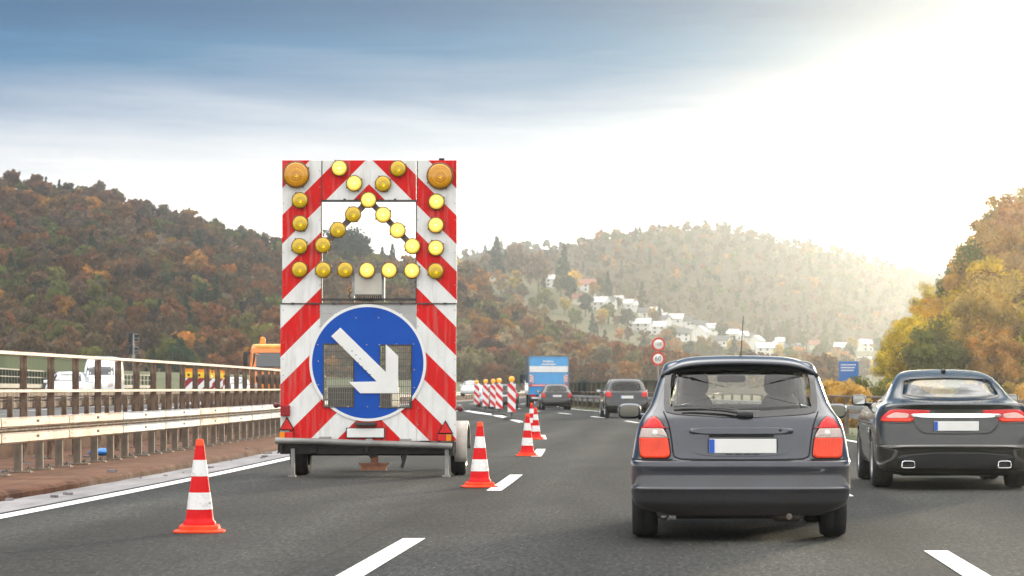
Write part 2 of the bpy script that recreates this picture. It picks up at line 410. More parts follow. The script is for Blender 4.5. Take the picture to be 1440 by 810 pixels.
def railing(y0, y1, lat, pitch, base, heights, label, mat, pw=.1, group=None, first=0.0, flat=False):
    root = empty('railing', (RX(lat, y0), y0, 0), 0, label, 'railing', group); off = Vector(root.location)
    for i, (z, hh) in enumerate(heights):
        b = MB(); sweep(b, rrect(.09 if i == 0 else .06, hh, .008), lat + .0, np.linspace(y0, y1, max(3, int((y1 - y0) / 2))), z)
        o = b.build('rail', M[mat[0]]); o.parent = root; o.location = -off
    top = heights[0][0]; proto = None; yy = y0 + first; n = 0
    while yy < y1 and n < 95:
        if proto is None:
            b = MB(); h = top - heights[0][1] / 2 - base; t = .012
            b.box((0, 0, base + h/2), (t, pw, h)); b.box((.0, -pw/2 - t/2, base + h/2), (pw * .8, t, h)); b.box((0, pw/2 + t/2, base + h/2), (pw * .8, t, h))
            b.box((0, 0, base + .01), (.2, .2, .02))
            proto = b.build('post', M[mat[1]]); pp = proto
        else:
            pp = proto.copy(); col.objects.link(pp)
        pp.parent = root; pp.location = Vector((RX(lat - .055, yy), yy, 0)) - off; pp.rotation_euler = (0, 0, heading(yy) + R(20))
        yy += pitch; n += 1
    return root
railing(37.3, 150, -9.25, 2.02, .1, [(1.68, .055), (1.14, .05)], 'tall rusty steel railing with top and middle rail on the central reserve', ('cream', 'rust'), pw=.11, first=.1)
railing(120, 205, -24.4, 1.5, .45, [(2.1, .07), (1.75, .05), (1.3, .22), (.95, .2)], 'dark far railing with thick rails at the outer edge of the opposite carriageway', ('darkmetal', 'darkmetal'), pw=.1)
railing(28, 230, 5.85, 3.0, .06, [(.97, .05)], 'thin brown railing on posts beside the yellow bushes', ('rust', 'rust'), pw=.07)

# noise walls
def wall(name, latf, y0, y1, z0, z1, mat, label, pitch, cap, rib=.06):
    root = empty(name, (0, y0, 0), 0, label, 'noise barrier'); off = Vector(root.location)
    b = MB(); ys = np.arange(y0, y1, .25 if pitch < 1 else 1.0)
    wob = lambda y, i: (rib if (int(i) % 2) else 0.0)
    P = [[(RX(latf(y), y) + wob(y, i) , y, z) for z in (z0, z1)] for i, y in enumerate(ys)]
    b.grid(np.array(P), False)
    P2 = [[(RX(latf(y), y) + .15, y, z) for z in (z1, z0)] for y in ys]
    b.grid(np.array(P2), False); b.grid(np.array([[P[i][1], P2[i][0]] for i in range(len(ys))]), False)
    o = b.build('wall_panel', M[mat], root); o.location = -off
    b = MB(); b.grid(np.array([[(RX(latf(y), y) + dx, y, z) for dx, z in [(-.05, z1), (-.05, z1 + .08), (.2, z1 + .08), (.2, z1)]] for y in ys]), False)
    o = b.build('capping', M[cap], root); o.location = -off
    b = MB()
    for y in np.arange(y0, y1, 4.0): b.box((RX(latf(y), y) - .06, y, (z0 + z1) / 2), (.16, .16, z1 - z0))
    o = b.build('post_line', M[cap], root); o.location = -off; o['kind'] = 'stuff'
    return root
wall('noise_barrier', lambda y: -27.5, 132, 197, .3, 3.05, 'greenwall', 'ribbed green noise barrier beyond the opposite carriageway', .5, 'greenwall')
wall('noise_barrier', lambda y: 6.4 - .035 * max(0, y - 170), 122, 300, -.2, 1.5, 'olivewall', 'low dark noise barrier behind the railing, next to the speed limit signs', 2, 'olivewall', .0)

# blue bag, stones and scraps lying between the rails
def bag():
    b = bmesh.new(); bmesh.ops.create_icosphere(b, subdivisions=3, radius=.5)
    for v in b.verts:
        n = math.sin(v.co.x * 9 + 1) * math.cos(v.co.y * 8) * .08 + math.sin(v.co.z * 14 + v.co.x * 6) * .05
        v.co *= 1 + n; v.co.x *= .55; v.co.y *= .4; v.co.z = max(v.co.z * .34, -.1)
    me = bpy.data.meshes.new('plastic_bag'); b.to_mesh(me); b.free(); me.materials.append(M['bluebag'])
    for p in me.polygons: p.use_smooth = True
    o = bpy.data.objects.new('plastic_bag', me); col.objects.link(o); return o
bg_ = bag(); bg_.location = (RX(-8.95, 45.8), 45.8, .145); bg_.scale = (.75, .6, .4)
tag(bg_, 'crumpled bright blue plastic bag lying behind the guard rail posts', 'bag')
b = MB()
for i in range(160):
    l = random.choice([random.uniform(-9.3, -8.4), random.uniform(-7.2, -6.5), random.uniform(-11.0, -9.6)]); y = random.uniform(26, 80)
    z = .1 if -9.4 < l < -7.1 else 0.002
    s_ = random.uniform(.01, .05)
    b.box((RX(l, y), y, z + s_ * .3), (s_ * random.uniform(1, 3), s_ * random.uniform(1, 2.5), s_ * .6), random.random() * 3)
tag(b.build('litter', M['gutter']), kind='stuff')
# ================================================================ hills
def sm(t): t = np.clip(t, 0, 1); return t * t * (3 - 2 * t)
def wob(X, Y, s):
    return (np.sin(X * s * 1.0 + 1.3) * np.cos(Y * s * .8 + .4) + .6 * np.sin(X * s * 2.3 + Y * s * 1.7) + .35 * np.cos(X * s * 4.1 - Y * s * 3.3)) / 2
class Hill:
    def __init__(s, yf, yr, prof, yb, drop=.5, amp=1.5, pw=1.0):
        s.yf, s.yr, s.yb, s.drop, s.amp, s.pw = yf, yr, yb, drop, amp, pw
        xs, ys = zip(*prof); s.p = pchip(xs, ys)
    def H(s, X, Y):
        px = VX + FPX * np.asarray(X) / np.asarray(Y)
        return CAMZ + (VY - s.p(px)) * s.yr / FPX
    def z(s, X, Y):
        X = np.asarray(X, float); Y = np.asarray(Y, float)
        up = np.clip((Y - s.yf) / (s.yr - s.yf), 0, 1); up = np.where(up < 1, sm(up * .82 + .0) / sm(.82), 1) ** s.pw
        dn = 1 - s.drop * sm((Y - s.yr) / (s.yb - s.yr))
        return -.7 + (s.H(X, Y) + .7) * up * dn + s.amp * wob(X, Y, .03) * up
    def mesh(s, name, mat, pxr, nx, ny, bumps=None, kind='structure'):
        Y = np.concatenate([np.linspace(s.yf, s.yr, ny), np.linspace(s.yr, s.yb, max(4, ny // 4))[1:]])
        PX = np.linspace(*pxr, nx); YY, PP = np.meshgrid(Y, PX, indexing='ij')
        XX = (PP - VX) * YY / FPX; Z = s.z(XX, YY)
        if bumps: Z = Z + bumps(XX, YY) * np.clip((YY - s.yf) / 60, 0, 1)
        b = MB(); b.grid(np.stack([XX, YY, Z], -1), True); return tag(b.build(name, mat, fix=False), kind=kind)
hA = Hill(600, 1000, [(-400, 235), (-100, 262), (0, 272), (60, 280), (170, 300), (250, 322), (310, 342), (390, 362), (460, 374), (590, 390), (640, 406), (670, 428), (700, 442), (750, 464), (800, 486), (860, 512), (930, 529), (1000, 539), (1100, 541), (1250, 544), (1700, 545)], 1120)
hB = Hill(1060, 1480, [(-200, 520), (430, 440), (560, 398), (640, 384), (700, 378), (750, 389), (800, 402), (860, 424), (930, 450), (1000, 470), (1080, 487), (1200, 494), (1300, 498), (1500, 520)], 1800)
hC = Hill(1500, 1950, [(300, 470), (520, 420), (640, 384), (690, 374), (750, 366), (800, 352), (870, 334), (930, 326), (985, 321), (1050, 333), (1150, 355), (1230, 373), (1290, 392), (1380, 415), (1500, 440), (1700, 470)], 2150)
hD = Hill(2150, 2350, [(400, 400), (560, 388), (640, 366), (690, 353), (730, 347), (790, 352), (850, 366), (950, 390), (1100, 400), (1220, 385), (1300, 380), (1500, 395), (1700, 420)], 2500)
M['soil'] = mottled('leaf_litter', (.05, .032, .02), (.10, .06, .032), .12, .95)
M['meadow'] = mottled('village_slope', (.075, .075, .035), (.13, .11, .05), .05, .95)
def far_forest(T, p):
    o = T.coord('Object')
    v = T.new('ShaderNodeTexVoronoi'); T.put(v.inputs['Vector'], o); v.inputs['Scale'].default_value = .075
    n = T.noise(o, .012, 5, .6)
    c = T.ramp(T.m('ADD', T.m('MULTIPLY', v.outputs['Color'], .6), T.m('MULTIPLY', n, .5)), [(.2, (.08, .10, .07)), (.45, (.19, .15, .10)), (.65, (.22, .19, .10)), (.85, (.24, .16, .09))])
    T.put(p.inputs['Base Color'], c)
M['farforest'] = material('far_woodland', (.09, .07, .04), .95, build=far_forest)
def crowns(cell, hgt):
    def f(X, Y):
        out = np.zeros_like(X); ix = np.floor(X / cell).astype(int); iy = np.floor(Y / (cell * 1.3)).astype(int)
        for dx in (-1, 0, 1):
            for dy in (-1, 0, 1):
                a, c = ix + dx, iy + dy
                h = np.abs(np.sin(a * 127.1 + c * 311.7) * 43758.5453) % 1; h2 = np.abs(np.sin(a * 269.5 + c * 183.3) * 43758.5453) % 1; h3 = np.abs(np.sin(a * 91.3 + c * 47.7) * 24634.6345) % 1
                cx = (a + .2 + .6 * h) * cell; cy = (c + .2 + .6 * h2) * cell * 1.3; r = cell * (.5 + .45 * h3)
                d = ((X - cx)**2 + ((Y - cy) / 1.3)**2) / r**2
                out = np.maximum(out, np.sqrt(np.clip(1 - d, 0, 1)) * hgt * (.55 + .75 * h3))
        return out
    return f
tag(hA.mesh('wooded_hillside', M['soil'], (-300, 1500), 150, 26), kind='structure')
tag(hB.mesh('village_hillside', M['meadow'], (200, 1500), 150, 26), kind='structure')
hC.mesh('distant_hill', M['soil'], (250, 1700), 160, 40)
hD.mesh('remote_ridge', M['soil'], (350, 1700), 160, 30)

# ================================================================ trees
def leaf_mat(name, use_attr=False, base=None, var=.6):
    m = bpy.data.materials.new(name); m.use_nodes = True; T = NT(m.node_tree); T.n.clear()
    if use_attr:
        a = T.new('ShaderNodeVertexColor'); a.layer_name = 'tone'; c = a.outputs[0]
    else:
        oi = T.new('ShaderNodeObjectInfo'); c = oi.outputs['Color']
    n = T.noise(T.coord('Object'), .55, 4, .65)
    k = T.ramp(n, [(.3, 1 - var), (.7, 1 + var * 1.1)])
    c = T.mix(1.0, c, k, 'MULTIPLY')
    n2 = T.noise(T.coord('Object'), .16, 2)
    c = T.mix(T.ramp(n2, [(.42, 0), (.66, .38)]), c, (.10, .10, .035))
    d = T.new('ShaderNodeBsdfDiffuse'); T.put(d.inputs[0], c)
    t = T.new('ShaderNodeBsdfTranslucent'); T.put(t.inputs[0], c)
    mx = T.new('ShaderNodeMixShader'); mx.inputs[0].default_value = .45
    T.l.new(d.outputs[0], mx.inputs[1]); T.l.new(t.outputs[0], mx.inputs[2])
    o = T.new('ShaderNodeOutputMaterial'); T.l.new(mx.outputs[0], o.inputs[0]); return m
M['leaf'] = leaf_mat('leaves'); M['leaf_attr'] = leaf_mat('woodland_leaves', True)
M['bark'] = mottled('bark', (.05, .038, .028), (.11, .085, .065), 3, .9, stretch=(1, 1, .3))
def leaf_cloud(r, rad, zc, nclump, nleaf, size, conifer=False, h=12, droop=.25):
    """centres and quads of a crown: clumps over the crown's volume, each clump a puff of small leaf faces"""
    C = []; Rr = []
    if conifer:
        for i in range(nclump):
            t = (i + r.random()) / nclump; z = h * (.12 + .86 * t); rr = rad * (1 - t)**.8
            a = r.random() * 6.283; q = rr * (.35 + .6 * r.random()); C.append((q * math.cos(a), q * math.sin(a), z)); Rr.append(max(.35, rr * .42))
    else:
        for i in range(nclump):
            d = r.normal(size=3); d /= np.linalg.norm(d); q = r.random()**.4
            C.append((d[0] * rad * q * .8, d[1] * rad * q * .8, zc + d[2] * (h - zc) * q * .8 + .0)); Rr.append(rad * r.uniform(.26, .44))
    C = np.array(C); Rr = np.array(Rr)
    k = r.integers(0, len(C), nleaf); d = r.normal(size=(nleaf, 3)); d /= np.linalg.norm(d, axis=1)[:, None]
    q = r.random(nleaf)**.45; P = C[k] + d * (Rr[k] * q)[:, None] * np.array([1, 1, .8])
    nrm = d + r.normal(size=(nleaf, 3)) * .75; nrm /= np.linalg.norm(nrm, axis=1)[:, None]
    u = np.cross(nrm, r.normal(size=(nleaf, 3))); u /= np.linalg.norm(u, axis=1)[:, None]; v = np.cross(nrm, u)
    s = (size * r.uniform(.5, 1.3, nleaf))[:, None]
    V = np.stack([P - u * s - v * s * .6, P + u * s * .7 - v * s * .7, P + u * s + v * s * .6, P - u * s * .6 + v * s], 1).reshape(-1, 3)
    return V, np.arange(nleaf * 4).reshape(-1, 4), C
def trunk_mesh(name, h, r0, C, r):
    b = MB(); b.tube([(0, 0, -1.0), (.05, .02, h * .3), (-.06, .05, h * .62), (0, 0, h * .9)], [r0 * 1.25, r0, r0 * .6, r0 * .12], 7)
    for c in C[r.permutation(len(C))[:7]]:
        z0 = max(h * .25, min(c[2] * .65, h * .6)); b.tube([(0, 0, z0), (c[0] * .5, c[1] * .5, (z0 + c[2]) * .52), tuple(c)], [r0 * .45, r0 * .28, r0 * .06], 5)
    return b
TREEV = {}
def tree_variant(key, seed, rad, h, nclump, nleaf, size, conifer=False, zc=None):
    r = np.random.default_rng(seed)
    V, F, C = leaf_cloud(r, rad, zc if zc else h * .56, nclump, nleaf, size, conifer, h)
    me = np_mesh('crown', V, F, M['leaf'])
    tm = trunk_mesh('trunk', h * (.95 if conifer else .8), .02 * h, C, r).build('trunk', M['bark'])
    tme = tm.data; bpy.data.objects.remove(tm)
    TREEV.setdefault(key, []).append((me, tme, h))
for i in range(7): tree_variant('broad', 50 + i, 4.1, 11 + i % 3, 24 + 3 * (i % 4), 1500, .36)
for i in range(3): tree_variant('conifer', 80 + i, 2.9, 13, 60, 1300, .34, True)
for i in range(4): tree_variant('near', 100 + i, 4.3, 12.5, 34, 9500, .15)
for i in range(3): tree_variant('bush', 130 + i, 1.5, 2.3, 14, 2600, .075, zc=1.0)
PAL = {'rust brown': (.21, .085, .035), 'brown': (.15, .085, .045), 'golden orange': (.40, .19, .04), 'olive green': (.15, .15, .04), 'dark purple brown': (.055, .032, .036),
       'grey brown': (.16, .105, .07), 'dark green': (.035, .058, .03), 'pale tan': (.26, .19, .11), 'yellow': (.55, .37, .04), 'orange': (.40, .15, .03), 'bluish green': (.04, .07, .055), 'golden tan': (.46, .29, .07), 'golden brown': (.36, .2, .06)}
def jitcol(c, r, a=.3):
    k = 1 + r.uniform(-a, a); return tuple(float(np.clip(v * k * (1 + r.uniform(-.1, .1)), 0, 1)) for v in c)
def plant_tree(name, kind, loc, s, colr, label, cat='tree', group=None, r=rng, parts=True, sz=1.0):
    me, tme, h = TREEV[kind][int(r.integers(len(TREEV[kind])))]
    root = empty(name, loc, float(r.random() * 6.28), label, cat, group)
    c = bpy.data.objects.new('crown' if kind != 'bush' else 'foliage', me); col.objects.link(c); c.parent = root; c.color = (*colr, 1)
    t = bpy.data.objects.new('trunk' if kind != 'bush' else 'stem', tme); col.objects.link(t); t.parent = root
    root.scale = (s, s, s * sz); return root
# --- the wooded hillside on the left: nearest 290 as trees, the rest one woodland
rf = np.random.default_rng(5); spots = []
Y = 604.0
while Y < 1010:
    X = (-330 - VX) * Y / FPX
    while X < (1180 - VX) * Y / FPX:
        x, y = X + rf.uniform(-2.4, 2.4), Y + rf.uniform(-4, 4)
        if hA.z(x, y) > -.2: spots.append((x, y, float(hA.z(x, y)) - .4))
        X += 5.5
    Y += 9.6
def tone_at(x, y, r):
    n = wob(np.array(x), np.array(y), .045) + .5 * wob(np.array(x + 90), np.array(y), .11) + r.normal() * .42
    right = (VX + FPX * x / y) > 620
    if right: keys = ['dark purple brown', 'olive green', 'brown', 'rust brown', 'pale tan', 'rust brown', 'golden orange', 'pale tan']
    else: keys = ['dark green', 'dark purple brown', 'olive green', 'brown', 'grey brown', 'rust brown', 'brown', 'rust brown', 'golden orange']
    i = int(np.clip((float(n) + 1.15) / 2.3, 0, .999) * len(keys)); return keys[i]
vis = [p for p in spots if -20 < VX + FPX * p[0] / p[1] < 1080]
hidden = lambda p: 400 < VX + FPX * p[0] / p[1] < 640
vis.sort(key=lambda p: p[1]); near = [p for p in vis if not hidden(p) and (VX + FPX * p[0] / p[1] < 925) and VY - (p[2] + 7 - CAMZ) * FPX / p[1] < 545][:285]; nearset = set(near)
for p in near:
    k = tone_at(p[0], p[1], rf); con = k in ('dark green',) and rf.random() < .6
    side = 'above the tall railing' if VX + FPX * p[0] / p[1] < 500 else 'behind the blue lorry'
    plant_tree('conifer_tree' if con else 'autumn_tree', 'conifer' if con else 'broad', p, rf.uniform(.62, 1.08), jitcol(PAL[k], rf), f'{k} {"conifer" if con else "autumn tree"} low on the wooded hill {side}', 'tree', f'{k} {"conifers" if con else "trees"} low on the wooded hill {side}', rf, sz=rf.uniform(.85, 1.15))
rest = [p for p in spots if p not in nearset]
VV, FF, CC, base = [], [], [], 0
src = []
for i in range(6):
    V, F, C = leaf_cloud(np.random.default_rng(400 + i), 4.1, 6.5, 24, 620, .55, False, 11.5); src.append(V)
Vc, Fc, Cc = leaf_cloud(np.random.default_rng(440), 2.8, 6.5, 50, 560, .5, True, 13)
for p in rest:
    k = tone_at(p[0], p[1], rf); V = Vc if (k == 'dark green' and rf.random() < .6) else src[int(rf.integers(6))]
    a = rf.random() * 6.28; s = rf.uniform(.5, .85) if p[1] > 880 else rf.uniform(.58, 1.0); c, q = math.cos(a) * s, math.sin(a) * s
    W = np.stack([V[:, 0] * c - V[:, 1] * q + p[0], V[:, 0] * q + V[:, 1] * c + p[1], V[:, 2] * s * rf.uniform(.85, 1.15) + p[2]], 1)
    VV.append(W); FF.append(np.arange(len(W)).reshape(-1, 4) + base); base += len(W)
    CC.append(np.tile(np.array([*jitcol(PAL[k], rf), 1.0]), (len(W), 1)))
me = np_mesh('hillside_woodland', np.concatenate(VV), np.concatenate(FF), M['leaf_attr'])
ca = me.color_attributes.new('tone', 'FLOAT_COLOR', 'POINT'); ca.data.foreach_set('color', np.concatenate(CC).astype(np.float32).ravel())
o = bpy.data.objects.new('hillside_woodland', me); col.objects.link(o); tag(o, kind='stuff')

def woodland(name, hill, pxr, step, quads, size, keys, seed, scl):
    r = np.random.default_rng(seed); src = [leaf_cloud(np.random.default_rng(seed + i), 4.3, 6, 14, quads, size, False, 11)[0] for i in range(5)] + [leaf_cloud(np.random.default_rng(seed + 9), 2.6, 6, 30, quads, size * .9, True, 12)[0]]
    VV, CC = [], []; Y = hill.yf + 20
    while Y < hill.yr + 45:
        X = (pxr[0] - VX) * Y / FPX
        while X < (pxr[1] - VX) * Y / FPX:
            x, y = X + r.uniform(-3, 3), Y + r.uniform(-6, 6); n = wob(np.array(x), np.array(y), .02) + .6 * wob(np.array(x), np.array(y), .07) + r.normal() * .5
            i = int(np.clip((n + 1.3) / 2.6, 0, .999) * len(keys)); V = src[5] if (keys[i] == 'dark green' and r.random() < .7) else src[int(r.integers(5))]
            a = r.random() * 6.28; s = scl * r.uniform(.6, 1.3); c, q = math.cos(a) * s, math.sin(a) * s
            VV.append(np.stack([V[:, 0] * c - V[:, 1] * q + x, V[:, 0] * q + V[:, 1] * c + y, V[:, 2] * s * r.uniform(.85, 1.2) + float(hill.z(x, y)) - .5], 1))
            CC.append(np.tile(np.array([*jitcol(PAL[keys[i]], r), 1.0]), (len(V), 1))); X += step * r.uniform(.8, 1.2)
        Y += step * 1.8
    V = np.concatenate(VV); me = np_mesh(name, V, np.arange(len(V)).reshape(-1, 4), M['leaf_attr']); ca = me.color_attributes.new('tone', 'FLOAT_COLOR', 'POINT'); ca.data.foreach_set('color', np.concatenate(CC).astype(np.float32).ravel())
    o = bpy.data.objects.new(name, me); col.objects.link(o); tag(o, kind='stuff')
FK = ['dark green', 'olive green', 'grey brown', 'brown', 'pale tan', 'rust brown', 'golden orange', 'olive green']
woodland('distant_woodland', hC, (600, 1420), 6.6, 120, .85, FK, 610, .68)
woodland('remote_woodland', hD, (600, 1420), 10, 70, 1.5, FK, 640, .75)

def hit(h, px, py):
    """the point of a hill that is seen at a pixel"""
    for y in np.linspace(h.yf + 2, h.yr - 1, 300):
        x = (px - VX) * y / FPX; z = float(h.z(x, y))
        if CAMZ + (VY - py) * y / FPX <= z: return (x, y, z)
    x = (px - VX) * (h.yr - 2) / FPX; return (x, h.yr - 2, float(h.z(x, h.yr - 2)))
# --- houses
M['hwhite'] = mottled('white_render', (.74, .73, .7), (.84, .83, .8), .5, .8)
M['hcream'] = mottled('cream_render', (.6, .54, .44), (.7, .64, .53), .5, .8)
def tiles(c1, c2):
    def b(T, p):
        v = T.new('ShaderNodeTexWave', wave_type='BANDS', bands_direction='Z'); T.put(v.inputs['Vector'], T.coord('Object')); v.inputs['Scale'].default_value = 2.2
        v.inputs['Distortion'].default_value = .6
        T.put(p.inputs['Base Color'], T.mix(v.outputs['Fac'], c1, c2))
    return b
M['rdark'] = material('slate_roof', (.07, .07, .075), .7, build=tiles((.06, .06, .065), (.1, .1, .11)))
M['rred'] = material('red_tile_roof', (.3, .1, .07), .7, build=tiles((.26, .085, .055), (.34, .13, .09)))
M['rpale'] = material('pale_roof', (.6, .6, .58), .6, build=tiles((.55, .55, .54), (.66, .66, .64)))
M['hglass'] = material('house_glass', (.05, .06, .07), .15)
def house(loc, wd, dp, h, rz, wallm, roofm, label, nwin=3, floors=2, group=None):
    root = empty('house', loc, rz, label, 'house', group)
    b = MB(); b.box((0, 0, h/2 - 1.5), (wd, dp, h + 3))
    rh = dp * .38
    b.add([(-wd/2, -dp/2, h), (-wd/2, dp/2, h), (-wd/2, 0, h + rh), (wd/2, -dp/2, h), (wd/2, dp/2, h), (wd/2, 0, h + rh)], [(0, 1, 2), (3, 5, 4)])
    b.build('wall', M[wallm], root)
    b = MB(); o_, t = .5, .22
    for sgn in (-1, 1):
        y1 = sgn * (dp/2 + o_); z1 = h - o_ * rh / (dp/2)
        b.add([(-wd/2 - o_, 0, h + rh + .02), (wd/2 + o_, 0, h + rh + .02), (wd/2 + o_, y1, z1), (-wd/2 - o_, y1, z1), (-wd/2 - o_, 0, h + rh + t), (wd/2 + o_, 0, h + rh + t), (wd/2 + o_, y1, z1 + t), (-wd/2 - o_, y1, z1 + t)],
              [(0, 1, 2, 3), (7, 6, 5, 4), (2, 6, 7, 3), (0, 3, 7, 4), (1, 5, 6, 2)])
    rf_ = b.build('roof', M[roofm], root)
    b = MB(); b.box((wd * .22, dp * .12, h + rh + .2), (.7, .7, 1.6)); b.build('chimney', M['rred'], rf_)
    fl = h / floors
    for f in range(floors):
        for i in range(nwin):
            x = wd * ((i + .5) / nwin - .5)
            b = MB(); b.box((x, -dp/2 - .015, fl * f + fl * .55), (1.0, .06, 1.05)); b.build('window', M['hglass'], root)
    return root
HL = [  # px, py(base), Y-hill, width, depth, height, rot, wall, roof, label
 (492, 352, 'A', 13, 9, 4.6, .15, 'hwhite', 'rred', 'white house with wide red roof seen through the sign trailer opening'),
 (668, 374, 'A', 7.5, 8, 3.4, -.2, 'hwhite', 'rdark', 'small white house with dark roof highest beside the sign trailer'),
 (690, 396, 'B', 9, 8, 4, .35, 'hcream', 'rdark', 'cream house with dark slate roof between orange trees on the ridge'),
 (748, 383, 'B', 13, 9, 3.6, .1, 'hwhite', 'rdark', 'white house under a dark roof on the skyline by the tan poplars'),
 (772, 403, 'B', 9, 8, 5, -.1, 'hwhite', 'rpale', 'square white house beside the tall tan tree'),
 (823, 407, 'B', 17, 10, 5, .1, 'hwhite', 'rred', 'large white house with a broad red roof between conifers'),
 (842, 437, 'B', 17, 10, 5.5, -.55, 'hwhite', 'rpale', 'long white terrace angled down the slope with a pale roof'),
 (868, 412, 'B', 10, 8, 3.4, -.3, 'hwhite', 'rpale', 'upper of two low white bungalows on the village edge'),
 (882, 417, 'B', 11, 8, 3.8, -.35, 'hwhite', 'rpale', 'lower of two low white bungalows on the village edge'),
 (905, 447, 'B', 8, 8, 4, .2, 'hwhite', 'rdark', 'small white dark-roofed house in mid village, above the long white row'),
 (921, 425, 'B', 9, 8, 5.5, .5, 'hwhite', 'rpale', 'tall white gabled house below the dark green tree'),
 (932, 428, 'B', 6, 7, 3.6, .2, 'hwhite', 'rpale', 'narrow white house tucked beside the tall gabled one'),
 (899, 466, 'B', 18, 9, 5, -.2, 'hwhite', 'rpale', 'first block of the long white row above the speed limit signs'),
 (922, 470, 'B', 16, 9, 5, -.12, 'hwhite', 'rpale', 'second block of the long white row above the speed limit signs'),
 (950, 451, 'B', 14, 9, 4.5, -.3, 'hwhite', 'rpale', 'white house with pale roof just above the end of the long row'),
 (965, 457, 'B', 11, 8, 4.5, -.2, 'hwhite', 'rdark', 'white house with slate roof beside golden round tree'),
 (985, 456, 'B', 9, 8, 4, .3, 'hcream', 'rdark', 'cream cottage with dark roof at the centre of the slope'),
 (958, 480, 'B', 11, 9, 5, .25, 'hwhite', 'rdark', 'white house with slate roof at the lower end of the long row'),
 (985, 482, 'B', 9, 11, 7, 1.2, 'hwhite', 'rpale', 'tall white gable end standing low in the village'),
 (1004, 452, 'B', 7, 7, 4, .1, 'hwhite', 'rpale', 'small white house alone on the right edge of the village roofs'),
 (1016, 487, 'B', 12, 8, 4, -.4, 'hwhite', 'rdark', 'white house with sloping slate roof behind the car aerial'),
 (1042, 468, 'B', 11, 8, 4.5, .2, 'hwhite', 'rpale', 'white house with pale roof just beside the car aerial'),
 (1064, 492, 'B', 9, 10, 6, 1.1, 'hwhite', 'rpale', 'white gable house right above the hatchback roof'),
 (1078, 501, 'B', 16, 9, 5.5, .1, 'hwhite', 'rpale', 'wide white house right above the hatchback roof'),
 (1114, 498, 'B', 13, 8, 3.4, .0, 'hwhite', 'rdark', 'low white house above the hatchback rear corner'),
 (1125, 471, 'B', 7, 7, 3.5, .3, 'hwhite', 'rpale', 'tiny white house in front of the dark conifers'),
 (1216, 484, 'B', 12, 8, 5.5, .7, 'hwhite', 'rpale', 'white gabled house above the blue road sign'),
 (812, 428, 'B', 9, 8, 4, .2, 'hcream', 'rred', 'tiny cream house with red roof just under the large red roofed house'),
 (858, 432, 'B', 9, 8, 4, -.3, 'hwhite', 'rdark', 'tiny dark-roofed house above the long angled terrace'),
 (888, 436, 'B', 10, 8, 4, .1, 'hwhite', 'rpale', 'tiny pale-roofed house between the bungalows and the long row'),
 (948, 436, 'B', 9, 8, 4, -.2, 'hcream', 'rred', 'tiny cream house with red roof above the golden round tree'),
 (978, 442, 'B', 10, 8, 4, .3, 'hwhite', 'rdark', 'tiny dark-roofed white house under the far hill edge'),
 (1030, 478, 'B', 10, 8, 4.5, -.1, 'hwhite', 'rpale', 'tiny white house directly under the aerial tip'),
 (1052, 482, 'B', 9, 8, 4.5, .4, 'hcream', 'rdark', 'tiny cream house with dark roof beside the aerial'),
 (1096, 486, 'B', 10, 8, 4.5, -.3, 'hwhite', 'rpale', 'tiny white house above the wide house over the hatchback'),
 (1145, 490, 'B', 10, 8, 4, .2, 'hcream', 'rred', 'tiny cream house with red roof beside the hazy conifers'),
 (1182, 496, 'B', 9, 8, 4, -.2, 'hwhite', 'rpale', 'tiny white house up and left of the blue road sign'),
 (1216, 514, 'B', 9, 7, 3, .0, 'hwhite', 'rpale', 'low white building close beside the blue road sign'),
 (935, 458, 'B', 8, 7, 4.5, -.6, 'hwhite', 'rdark', 'white house turned sideways between the long row and upper houses'),
 (1000, 470, 'B', 8, 8, 4.5, .4, 'hwhite', 'rpale', 'white house with pale roof beside the tall white gable end')]
for px, py, hh, wd, dp, ht, rz, wm, rm, lb in HL:
    p = hit(hA if hh == 'A' else hB, px, py); wd, dp, ht = wd * .62, dp * .66, ht * .80; house((p[0], p[1], p[2] - .2), wd, dp, ht, rz, wm, rm, lb, nwin=max(1, int(wd / 3.2)), floors=2 if ht > 3.7 else 1)
hx = [p for p in [(h[0], h[1]) for h in HL]]
